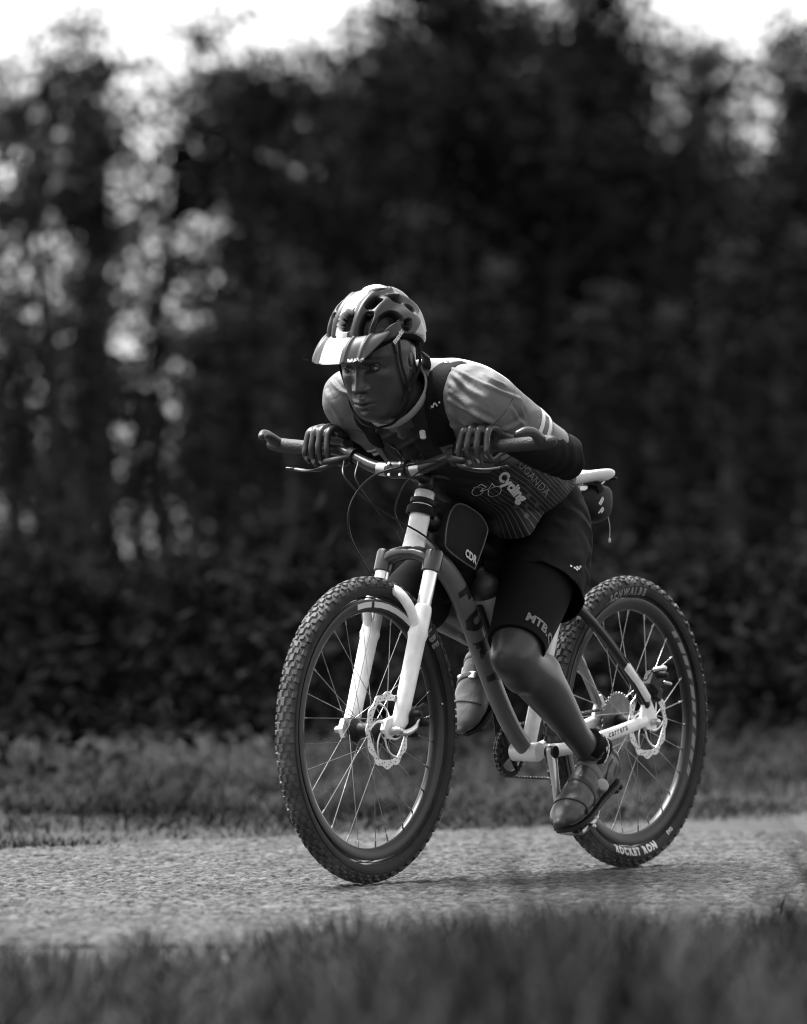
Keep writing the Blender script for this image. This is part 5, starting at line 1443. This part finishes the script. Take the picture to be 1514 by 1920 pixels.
    M_ST = mat('shoe_strap', 0.028, 0.45, spec=0.3); M_PAN = mat('shoe_panel', 0.075, 0.4, var=0.2, vscale=30)
    def sline(pts, w_, th, m_, nm): return ribbon(nm, [W_(V(*q)) for q in pts], w_, th, SHB, m_, o, 5, 0.0006)
    sline([(0.062, y * 0.050, 0.018), (0.050, y * 0.046, 0.055), (0.040, y * 0.015, 0.092), (0.036, -y * 0.02, 0.090)], 0.020, 0.003, M_PAN, 'strap')
    sline([(0.105, y * 0.052, 0.014), (0.098, y * 0.044, 0.048), (0.090, y * 0.012, 0.076), (0.086, -y * 0.02, 0.072)], 0.016, 0.003, M_ST, 'strap')
    sline([(-0.052, y * 0.030, 0.088), (-0.060, y * 0.024, 0.060), (-0.060, y * 0.022, 0.025)], 0.016, 0.003, M_PAN, 'heel_tab')
    sline([(-0.02, y * 0.040, 0.078), (0.018, y * 0.040, 0.060), (0.03, y * 0.044, 0.02)], 0.005, 0.002, M_ST, 'piping')
    sline([(0.15, y * 0.052, 0.012), (0.148, y * 0.036, 0.042), (0.150, 0, 0.058), (0.148, -y * 0.036, 0.040)], 0.005, 0.002, M_ST, 'piping')
    sline([(-0.058, y * 0.03, 0.014), (0.02, y * 0.042, 0.013), (0.10, y * 0.05, 0.012), (0.16, y * 0.046, 0.012), (0.20, y * 0.02, 0.016)], 0.009, 0.002, M_ST, 'piping')
    mb = MB().tube([W_((-0.014 + math.cos(a) * 0.046, math.sin(a) * 0.035, 0.097 + 0.012 * -math.cos(a))) for a in np.linspace(0, 2 * np.pi, 32, endpoint=False)], 0.006, 10, closed=True, ref=(0, 0, 1))
    part('collar_pad', mb, mat('black_collar_pad', 0.006, 0.8, spec=0.1), o)
    if s < 0:
        for x, z in ((0.04, 0.094), (0.088, 0.078)):
            mb = MB().box((x + 0.002, 0.010, z + 0.004), (0.018, 0.020, 0.006), rotm((0, 1, 0), 12), 0.002); part('buckle', MB().add(W_(mb.V()), mb.f), M_STEEL, o)
    # sock
    top = np.asarray(ankle) + (LEG[s][1] - LEG[s][2]) / np.linalg.norm(LEG[s][1] - LEG[s][2]) * 0.045
    mb = MB().tube([W_((-0.012, 0, 0.07)), W_((-0.012, 0, 0.10)), np.asarray(ankle) * 0.5 + top * 0.5, top], np.array([(0.031, 0.040), (0.0335, 0.042), (0.0355, 0.0400), (0.0365, 0.0400)]), 26, cap='flat', k=4)
    so = part('sock', mb, M_SOCK, rider)
    return o, W_, so, bvh_of(mb.V(), mb.f)
AN_L = V(0.352, 0.130, 0.284)
shoe_l, WL, sock_l, SOCK_BVH = shoe(1, AN_L, 25, 3, None, 1.0)
shoe_r, WR, sock_r, _b = shoe(-1, V(0.452, -0.122, 0.556), 50, -2, None, 1.4)  # right shoe's tone raised to paint in the light on it
shoe_r['label'] = 'right shoe with buckled straps, brightened as if lit'
# prints on the clothes
UP = V(0, 0, 1)
sd_ = nrm(LEG[1][1] - LEG[1][0])
v, f = text_polys('MTB.C', 0.030, 0.0012, space=1.05)
cS = LEG[1][0] * 0.165 + LEG[1][1] * 0.835
decal('sleeve_lettering', v, f, LEG[1][0] * 0.155 + LEG[1][1] * 0.845 + nrm(V(0.20, 0.99, 0.38)) * 0.07 + V(-0.558, 0.522, -0.46) * 0.006, V(-0.558, 0.522, -0.46), V(-0.695, -0.116, 0.708), LS_BVH, M_PRINT_G, rider, 0.0009)
mbd = []; k = 0
for i, j in ((-2.2, 0.35), (-0.9, 0.0), (0.1, 0.35), (1.3, 0.6), (0.7, 0.0), (-0.1, -0.35)):
    a = np.linspace(0, 2 * np.pi, 10, endpoint=False)
    vv = np.stack([i * 0.0085 + np.cos(a) * 0.0036, j * 0.0085 + np.sin(a) * 0.0026], 1)
    decal('shorts_logo', vv, [tuple(range(10))], (0.54, 0.20, 0.718), V(-0.7, 0.45, -0.1), UP, S_BVH, M_PRINT_W, shorts, 0.0012, 0.02)
v, f = text_polys('gs', 0.022, 0.0006)
decal('sock_print', v, f, AN_L + V(0.0, 0.04, 0.012), V(-0.8, 0.5, 0.25), V(0, 0, 1), SOCK_BVH, M_PRINT_W, sock_l, 0.0009)
vv = np.array([(-0.006, 0.03), (0.004, 0.032), (0.013, -0.004), (0.008, -0.012), (-0.009, -0.008)])
decal('sock_print', vv, [(0, 1, 2, 3, 4)], AN_L + V(-0.032, 0.035, 0.016), V(-0.7, 0.6, 0.1), V(0, 0, 1), SOCK_BVH, M_PRINT_W, sock_l, 0.0009)
# anklet
an_d = nrm(LEG[1][1] - LEG[1][2]); u_ = nrm(np.cross(an_d, V(0, 1, 0))); c_ = AN_L + an_d * 0.002 + V(0.004, 0, 0)
mb = MB()
ring = [c_ + u_ * math.cos(a) * 0.046 + V(0, 1, 0) * math.sin(a) * 0.0415 + an_d * 0.012 * math.cos(a) for a in np.linspace(0, 2 * np.pi, 45)]
for i in range(44):
    mb.tube([ring[i], ring[i + 1]], 0.0014 if i % 2 else 0.0022, 6, ref=(0.3, 0.2, 1))
part('anklet', mb, M_STEEL, rider)

# jersey prints: bold word with a ring, outlined word, cyclist drawing, squares; small word on the chest
nJ = nrm(V(0.45, 0.75, -0.35)); U1 = nrm(V(-0.42, 0.42, -0.55)); 
def jdecal(v, f, px_org, u, w, m, lift=0.0012, name='jersey_print'):
    return decal(name, v, f, px_org, u, w, J_BVH, m, jersey, lift, 0.01)
UB = nrm(V(-0.62, 0.72, 0.30)); WB = nrm(V(0.45, 0.0, 0.85))
UD = nrm(V(-0.45, 0.40, -0.60)); WD = nrm(V(-0.30, 0.45, 0.62))
v, f = text_polys('Cycling', 0.034, 0.0018)
jdecal(v, f, V(0.700, 0.125, 0.905), UD, WD, M_PRINT_W)
v, f = text_polys('UGANDA', 0.026, 0.0, space=1.1)
jdecal(v, f, V(0.640, 0.145, 0.925), UD, WD, M_PRINT_G)
def ring2(r, w_, n=28):
    a = np.linspace(0, 2 * np.pi, n, endpoint=False); vv = np.vstack([np.stack([np.cos(a), np.sin(a)], 1) * (r - w_), np.stack([np.cos(a), np.sin(a)], 1) * r])
    return vv, [(i, (i + 1) % n, n + (i + 1) % n, n + i) for i in range(n)]
vv, ff = ring2(0.017, 0.0016); jdecal(vv, ff, V(0.735, 0.10, 0.893), UB, WB, M_PRINT_W)
vv, ff = ring2(0.014, 0.0016); jdecal(vv, ff, V(0.775, 0.08, 0.892), UB, WB, M_PRINT_W)
def poly_line(pts, w_):
    pts = np.asarray(pts, float); vv, ff = [], []
    for i in range(len(pts) - 1):
        t = nrm(pts[i + 1] - pts[i]); n_ = V(-t[1], t[0]) * w_ / 2; k = len(vv); vv += [pts[i] - n_, pts[i + 1] - n_, pts[i + 1] + n_, pts[i] + n_]; ff.append((k, k + 1, k + 2, k + 3))
    return np.array(vv), ff
vv, ff = poly_line([(-0.03, 0.02), (-0.012, 0.026), (0.0, 0.012), (-0.016, 0.002), (0.002, 0.0), (0.014, 0.016), (0.02, 0.002)], 0.0017)
jdecal(vv, ff, V(0.755, 0.09, 0.897), UB, WB, M_PRINT_W)
for i in range(3):
    for j in range(3):
        vv = np.array([(-0.5, -0.5), (0.5, -0.5), (0.5, 0.5), (-0.5, 0.5)]) * 0.011 + V((i - 1) * 0.018, (j - 1) * 0.018)
        if (i + j) % 2 == 0: jdecal(vv, [(0, 1, 2, 3)], V(0.625, 0.118, 0.862), UD, WD, mat('dim_print', 0.05, 0.6))
v, f = text_polys('Moore\'s', 0.026, 0.0003)
jdecal(v, f, V(1.0, 0.0, 0.985), V(0, 1, 0.05), V(-0.3, 0, 1), mat('chest_print', 0.06, 0.6))
vv, ff = poly_line([(-0.045, 0), (0.045, 0)], 0.003); jdecal(vv, ff, V(1.0, 0.0, 0.968), V(0, 1, 0.05), V(-0.3, 0, 1), mat('chest_print', 0.06, 0.6))
# ------------------------------------------------------------------ helmet
M_HELM = mat('helmet_shell', 0.75, 0.38, spec=0.3, attr='tone', var=0.05, vscale=20)
helmet = thing('bicycle_helmet', HC + V(0, 0, 0.05), 'white and grey vented mountain bike helmet with a short visor on the rider', 'helmet')
CC, RR = V(-0.010, 0, 0.048), V(0.131, 0.094, 0.116)
def rim_polar(lon):
    return np.radians(np.interp(np.abs(np.degrees((lon + np.pi) % (2 * np.pi) - np.pi)), [0, 25, 50, 75, 100, 130, 180], [97, 95, 87, 82, 88, 103, 112]))
VENTS = [(0, 34, 0.19, 12, 0, 1.0), (0, 66, 0.16, 15, 0, 0.22)]
for s in (1, -1):
    VENTS += [(s * 0.48, 32, 0.095, 17, 0.0012 * s, 1), (s * 0.45, 64, 0.105, 12, 0.002 * s, 1), (s * 0.76, 46, 0.095, 27, 0.0034 * s, 1), (s * 0.955, 78, 0.03, 26, 0, 1),
              (s * 0.62, 94, 0.10, 11, 0.004 * s, 1), (s * 0.27, 92, 0.085, 12, 0, 1), (s * 0.22, 128, 0.09, 15, 0, 1), (s * 0.52, 128, 0.09, 14, 0, 1), (s * 0.80, 122, 0.07, 14, 0, 1), (s * 0.3, 160, 0.12, 8, 0, 1)]
nu, nt_ = 340, 170
J_, I_ = np.meshgrid(np.arange(nu), np.arange(nt_ + 1)); lon = 2 * np.pi * J_ / nu; th = rim_polar(lon) * I_ / nt_
d = np.stack([np.sin(th) * np.cos(lon), np.sin(th) * np.sin(lon), np.cos(th)], -1).reshape(-1, 3)
G = np.degrees(np.arctan2(d[:, 2], d[:, 0])); Q = d[:, 1]
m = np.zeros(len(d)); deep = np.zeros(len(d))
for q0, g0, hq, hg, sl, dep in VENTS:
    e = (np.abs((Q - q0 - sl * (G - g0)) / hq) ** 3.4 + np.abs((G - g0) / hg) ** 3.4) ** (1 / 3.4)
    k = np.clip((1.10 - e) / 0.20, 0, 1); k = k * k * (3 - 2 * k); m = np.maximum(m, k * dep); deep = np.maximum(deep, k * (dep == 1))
rib = 0.0035 * np.cos(Q * 2 * np.pi / 0.30) * (d[:, 2] > -0.05)
edge = np.clip((I_.ravel() - nt_ + 5) / 5, 0, 1)
P = CC + d * (RR + (rib * (1 - m))[:, None]) * (1 - 0.23 * m - 0.06 * edge ** 2)[:, None]
white = ((np.abs(Q + 0.05) < 0.16) & (G < 108))
base = np.where(white, 1.0, 0.035); base[(G > 108) & (np.abs(Q) < 0.5)] = 0.30; base[np.abs(G) > 150] = 0.45
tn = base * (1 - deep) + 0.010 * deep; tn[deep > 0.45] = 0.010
fs = [(i * nu + j, i * nu + (j + 1) % nu, (i + 1) * nu + (j + 1) % nu, (i + 1) * nu + j) for i in range(nt_) for j in range(nu)]
HK = rotm((0, 0, 1), -6)
def hk(q): return h2b(np.asarray(q) @ HK.T)
me = mesh_from('shell', hk(P) - origin_of(helmet), fs, True, angle=180); set_tone(me, tn)
shell = part('shell', None, M_HELM, helmet, mesh=me)
md = shell.modifiers.new('thickness', 'SOLIDIFY'); md.thickness = 0.010; md.offset = -1
# lower foam liner
mb = MB(); pts = []
for a in np.linspace(0, 2 * np.pi, 80, endpoint=False):
    th = float(rim_polar(np.array(a)))
    pts.append(hk(CC + V(math.sin(th) * math.cos(a), math.sin(th) * math.sin(a), math.cos(th)) * (RR - 0.012)))
mb.tube(pts, np.array([(0.009, 0.009)] * 80), 10, closed=True, ref=(0, 0, 1))
part('foam_liner', mb, mat('black_foam', 0.004, 0.9, spec=0.1), helmet)
# visor: peak that carries the brow's slope forward and down, with raised ridges and a slot
vs, tn = [], []; na, nb = 150, 22
for layer in (0, 1):
    for i in range(na + 1):
        a = math.radians(-62 + 124 * i / na); fr = 1 - abs(2 * i / na - 1)
        reach = 0.052 * min(1, fr * 2.6) ** 0.75; k = min(1, fr * 2.4)
        for j in range(nb + 1):
            t = j / nb
            b0 = CC + V(math.cos(a) * RR[0] * 0.965, math.sin(a) * RR[1] * 0.965, 0.034)
            out = nrm(V(math.cos(a) * 1.4, math.sin(a) * 0.40, 0))
            p_ = b0 + out * (0.004 + reach * t) + V(0, 0, -0.004 - 0.046 * t * k + 0.008 * math.sin(t * math.pi) * k) - V(0.003, 0, 0.002) * layer
            y = p_[1]; rid = 0.0035 * math.exp(-((abs(y) - 0.030) / 0.0035) ** 2) + 0.0035 * math.exp(-((abs(y) - 0.060) / 0.0035) ** 2)
            p_ = p_ + V(0.4, 0, 1) * rid * (1 - layer); vs.append(p_)
            tn.append(1.0 if -0.034 < y < 0.020 else 0.035)
n1 = (na + 1) * (nb + 1); fs = []
g = lambda l, i, j: l * n1 + i * (nb + 1) + j
for i in range(na):
    for j in range(nb):
        fs.append((g(0, i, j), g(0, i + 1, j), g(0, i + 1, j + 1), g(0, i, j + 1))); fs.append((g(1, i, j), g(1, i, j + 1), g(1, i + 1, j + 1), g(1, i + 1, j)))
    fs.append((g(0, i, nb), g(0, i + 1, nb), g(1, i + 1, nb), g(1, i, nb)))
me = mesh_from('visor', hk(np.array(vs)) - origin_of(helmet), fs, True, angle=50); set_tone(me, tn)
part('visor', None, M_HELM, helmet, mesh=me)
# straps, buckle, retention cradle
M_STRAP = mat('black_webbing', 0.006, 0.8, spec=0.15, bump=0.2, bscale=500)
for s in (1, -1):
    J = V(0.010, s * 0.0745, -0.062)
    for q in ([(0.034, s * 0.080, 0.050), (0.030, s * 0.0765, 0.0), (0.020, s * 0.0765, -0.035), J], [(-0.050, s * 0.084, 0.030), (-0.038, s * 0.082, -0.02), (-0.012, s * 0.0785, -0.045), J], [J, (0.020, s * 0.068, -0.092), (0.034, s * 0.040, -0.128), (0.038, 0, -0.138)]):
        mb = MB().tube(q, np.array([(0.0018, 0.0055)] * len(q)), 8, ref=(0, 1, 0.1), k=4)
        part('strap', MB().add(h2b(mb.V()), mb.f), M_STRAP, helmet)
    mb = MB().box(J, (0.010, 0.005, 0.012), None, 0.0015); part('strap_divider', MB().add(h2b(mb.V()), mb.f), M_BLACKM, helmet)
mb = MB().tube([(-0.06, 0.088, 0.0), (-0.11, 0.055, -0.035), (-0.118, 0, -0.045), (-0.11, -0.055, -0.035), (-0.06, -0.088, 0.0)], np.array([(0.003, 0.014)] * 5), 10, ref=(1, 0, 0), k=4)
mb.lathe([(0.014, -0.004), (0.014, 0.006), (0.010, 0.009)], (-0.120, 0, -0.045), (-1, 0, -0.3), 18)
part('cradle', MB().add(h2b(mb.V()), mb.f), mat('cradle_plastic', 0.10, 0.35), helmet)
# logos
HB = bvh_of(hk(np.array(vs)), fs)
v, f = text_polys('MAVIC', 0.016, 0.0008)
decal('visor_lettering', v, f, h2b((0.168, 0.046, 0.040)), HR @ V(-0.3, 0.95, 0), HR @ V(-0.6, 0.1, 0.8), HB, M_PRINT_W, helmet, 0.0016, 0.006)
SB = bvh_of(h2b(CC + (np.array([V(math.sin(a) * math.cos(b), math.sin(a) * math.sin(b), math.cos(a)) * (RR + 0.003) for a in np.linspace(0.01, 1.75, 24) for b in np.linspace(0, 2 * math.pi, 48, endpoint=False)]))),
             [(i * 48 + j, i * 48 + (j + 1) % 48, (i + 1) * 48 + (j + 1) % 48, (i + 1) * 48 + j) for i in range(23) for j in range(48)])
v, f = text_polys('mavic', 0.017, 0.0008)
decal('shell_lettering', v, f, h2b((0.050, 0.095, 0.062)), HR @ V(-0.80, 0.25, 0.55), HR @ V(0.5, -0.1, 0.85), SB, M_PRINT_W, helmet, 0.0022, 0.006)

# ------------------------------------------------------------------ hydration pack
pack = thing('backpack', (0.66, 0, 1.13), 'small black hydration backpack strapped over the grey jersey', 'backpack')
M_PACK = mat('black_pack_cloth', 0.006, 0.8, spec=0.12, bump=0.25, bscale=220)
mb = MB()
mb.tube([(0.50, 0, 1.04), (0.58, 0, 1.095), (0.68, 0, 1.145), (0.79, 0, 1.175), (0.87, 0, 1.185)], np.array([(0.06, 0.03), (0.085, 0.04), (0.09, 0.042), (0.085, 0.030), (0.065, 0.016)]), 28, k=4)
v, f = remesh(mb, 0.005, 3); nn = vnormals(v, f); v = v + nn * (0.003 * vnoise(v, 18, 6))[:, None]
me = mesh_from('bag', v - origin_of(pack), f, True); part('bag', None, mat('lit_pack_cloth', 0.5, 0.6, var=0.1, vscale=20, bump=0.1, bscale=120), pack, mesh=me)  # bag coloured pale to stand for the light on its top
for s in (1, -1):
    nm = 'shoulder_strap'
    P = [(0.80, s * 0.085, 1.21), (0.885, s * 0.093, 1.20), (0.955, s * 0.095, 1.165), (0.99, s * 0.098, 1.10), (0.985, s * 0.102, 1.045), (0.955, s * 0.108, 0.985)]
    st = ribbon(nm, P, 0.066, 0.007, J_BVH, M_PACK, pack, 6, 0.002, w_end=0.055)
    P = [(0.975, s * 0.104, 1.02), (0.955, s * 0.108, 0.985), (0.92, s * 0.112, 0.95), (0.87, s * 0.122, 0.935), (0.80, s * 0.14, 0.94)]
    ribbon('webbing', P, 0.030, 0.002, J_BVH, mat('grey_webbing', 0.09, 0.7, bump=0.2, bscale=300), pack, 6, 0.004)
    if s == 1:
        def sdec(nmx, v_, f_, org, m_):
            hit = J_BVH.find_nearest(Vector(org)); c = np.array(hit[0]); n_ = nrm(np.array(hit[1])); u_ = nrm(np.cross(V(0, 0, 1), n_)); w_ = np.cross(n_, u_)
            me_ = mesh_from(nmx, np.array([c + n_ * 0.0115 + u_ * a + w_ * b for a, b in v_]) - origin_of(pack), f_, False); part(nmx, None, m_, pack, mesh=me_)
        v, f = poly_line([(-0.016, -0.010), (-0.010, 0.0), (-0.005, -0.004), (0.0, 0.006), (0.006, 0.004), (0.009, -0.001)], 0.004); sdec('strap_logo', v, f, (0.99, 0.105, 1.09), M_PRINT_W)
        v, f = poly_line([(0.014, 0.006), (0.019, 0.009)], 0.004); sdec('strap_logo', v, f, (0.99, 0.105, 1.09), M_PRINT_W)
        v, f = poly_line([(-0.014, 0), (-0.004, 0)], 0.005); sdec('strap_logo', v, f, (0.93, 0.095, 1.20), M_PRINT_W); v, f = poly_line([(0.0, 0.001), (0.014, 0.002)], 0.004); sdec('strap_logo', v, f, (0.93, 0.095, 1.20), M_PRINT_W)
hit = J_BVH.find_nearest(Vector((0.985, 0.062, 1.02))); c = np.array(hit[0]) + np.array(hit[1]) * 0.004
mb = MB().box(c, (0.008, 0.016, 0.022), rotm((0, 1, 0), 15), 0.003); part('strap_buckle', mb, mat('pale_buckle', 0.6, 0.25), pack)

# ------------------------------------------------------------------ bags and bottle
fbag = thing('frame_bag', (0.76, 0, 0.74), 'black triangular frame bag with pale piping lettered CDR behind the head tube', 'bag')
M_BAG = mat('black_bag_cloth', 0.010, 0.7, spec=0.2, var=0.15, vscale=40, bump=0.3, bscale=260)
raw = [(0.806, 0.868), (0.838, 0.838), (0.852, 0.785), (0.84, 0.758), (0.735, 0.716), (0.716, 0.720), (0.668, 0.795), (0.668, 0.818), (0.700, 0.845), (0.765, 0.868)]
outl = cr(raw, 5, closed=True)
cen = outl.mean(0); mb = MB(); rows = []
prof = [(-0.034, 0.90), (-0.032, 0.97), (-0.022, 1.0), (0.022, 1.0), (0.032, 0.97), (0.0345, 0.92), (0.0365, 0.6), (0.038, 0.2)]
for y, k in prof: rows.append([V(cen[0] + (p[0] - cen[0]) * k, y, cen[1] + (p[1] - cen[1]) * k) for p in outl])
n = len(outl); vs = np.array(rows).reshape(-1, 3)
fs = [(i * n + a, (i + 1) * n + a, (i + 1) * n + (a + 1) % n, i * n + (a + 1) % n) for i in range(len(prof) - 1) for a in range(n)] + [tuple(range(n)), tuple((len(prof) - 1) * n + a for a in range(n - 1, -1, -1))]
part('pouch', MB().add(vs, fs), M_BAG, fbag, angle=60)
mb = MB().tube([V(cen[0] + (p[0] - cen[0]) * 0.945, 0.0345, cen[1] + (p[1] - cen[1]) * 0.945) for p in outl], 0.0022, 8, closed=True)
part('piping', mb, mat('pale_piping', 0.08, 0.35), fbag)
v, f = text_polys('CDR', 0.024, 0.0012)
me = mesh_from('bag_lettering', np.array([V(0.745, 0.0385, 0.745) + V(-1, 0, -0.42) * a / 1.085 + V(-0.25, 0, 1) * b for a, b in v]) - origin_of(fbag), f, False)
part('bag_lettering', None, M_PRINT_W, fbag, mesh=me)
mb = MB()                                             # strap round the head tube
hp = HT_T + STEER * 0.022; u_ = nrm(np.cross(STEER, V(0, 1, 0)))
mb.tube([hp + u_ * math.cos(a) * 0.031 + V(0, 1, 0) * math.sin(a) * 0.031 for a in np.linspace(0, 2 * np.pi, 24, endpoint=False)], np.array([(0.004, 0.011)] * 24), 10, ref=u_, closed=True)
mb.tube([hp + V(-0.028, 0, 0), V(0.845, 0, 0.845)], np.array([(0.012, 0.011)] * 2), 10)
part('bag_strap', mb, M_BAG, fbag)
sbag = thing('saddle_bag', (0.205, 0, 0.83), 'black saddle bag with a small white logo under the white saddle', 'bag')
mb = MB(); rows = []
for x, hw, z0, z1 in cr([(0.115, 0.028, 0.862, 0.905), (0.125, 0.036, 0.838, 0.915), (0.17, 0.041, 0.825, 0.918), (0.21, 0.038, 0.835, 0.915), (0.245, 0.030, 0.86, 0.905)], 3):
    row = []
    for a in np.linspace(0, 2 * np.pi, 24, endpoint=False):
        ca, sa = math.cos(a), math.sin(a); row.append(V(x, hw * np.sign(ca) * abs(ca) ** 0.55, (z0 + z1) / 2 + (z1 - z0) / 2 * np.sign(sa) * abs(sa) ** 0.55))
    rows.append(row)
n = len(rows); fs = [(i * 24 + a, i * 24 + (a + 1) % 24, (i + 1) * 24 + (a + 1) % 24, (i + 1) * 24 + a) for i in range(n - 1) for a in range(24)] + [tuple(range(23, -1, -1)), tuple((n - 1) * 24 + a for a in range(24))]
mb.add(np.array(rows).reshape(-1, 3), fs); part('pouch', mb, mat('glossy_black_bag', 0.003, 0.5, spec=0.12, bump=0.1, bscale=100), sbag)
BB_ = bvh_of(mb.V(), mb.f)
vv, ff = poly_line([(-0.012, -0.004), (0.004, 0.012), (0.008, 0.008), (-0.006, -0.006)], 0.004); decal('bag_logo', vv, ff, (0.180, 0.041, 0.875), V(-1, 0, 0), V(0, 0, 1), BB_, M_PRINT_W, sbag)
vv, ff = poly_line([(-0.012, -0.026), (0.004, -0.012), (0.008, -0.018), (-0.002, -0.024)], 0.004); decal('bag_logo', vv, ff, (0.180, 0.041, 0.875), V(-1, 0, 0), V(0, 0, 1), BB_, M_PRINT_W, sbag)
mb = MB().tube([(0.14, 0.03, 0.855), (0.132, 0.034, 0.82), (0.134, 0.035, 0.795), (0.134, 0.035, 0.79)], 0.0008, 6, k=3); mb.ell((0.134, 0.035, 0.785), (0.003, 0.003, 0.006)); part('zip_cord', mb, M_PRINT_W, sbag)
mb = MB().tube([(0.18, 0.042, 0.90), (0.19, 0.03, 0.925), (0.19, -0.03, 0.925), (0.18, -0.042, 0.90)], np.array([(0.012, 0.0015)] * 4), 8, ref=(1, 0, 0), k=4); part('bag_strap', mb, M_STRAP, sbag)
bottle = thing('water_bottle', BOT0, 'pale water bottle with a dark dome cap in the down tube cage', 'bottle')
mb = MB().lathe([(0.026, 0.0), (0.035, 0.004), (0.0365, 0.012), (0.0365, 0.075), (0.034, 0.085), (0.0365, 0.095), (0.0365, 0.125), (0.033, 0.134)], BOT0, DTX, 32)
part('bottle_body', mb, mat('pale_bottle', 0.35, 0.35, var=0.06), bottle)
BV = bvh_of(mb.V(), mb.f)
mb = MB().lathe([(0.0355, 0.130), (0.0375, 0.134), (0.0375, 0.150), (0.031, 0.166), (0.018, 0.178), (0.0125, 0.182), (0.012, 0.196), (0.008, 0.200)], BOT0, DTX, 28)
part('cap', mb, mat('dark_cap', 0.03, 0.45), bottle)
v, f = text_polys('SA', 0.026, 0.001); decal('bottle_lettering', v, f, BOT0 + DTX * 0.10 + V(0.01, 0.036, 0), V(-0.9, 0.2, 0.3), DTX, BV, M_PRINT_B, bottle, 0.0008)
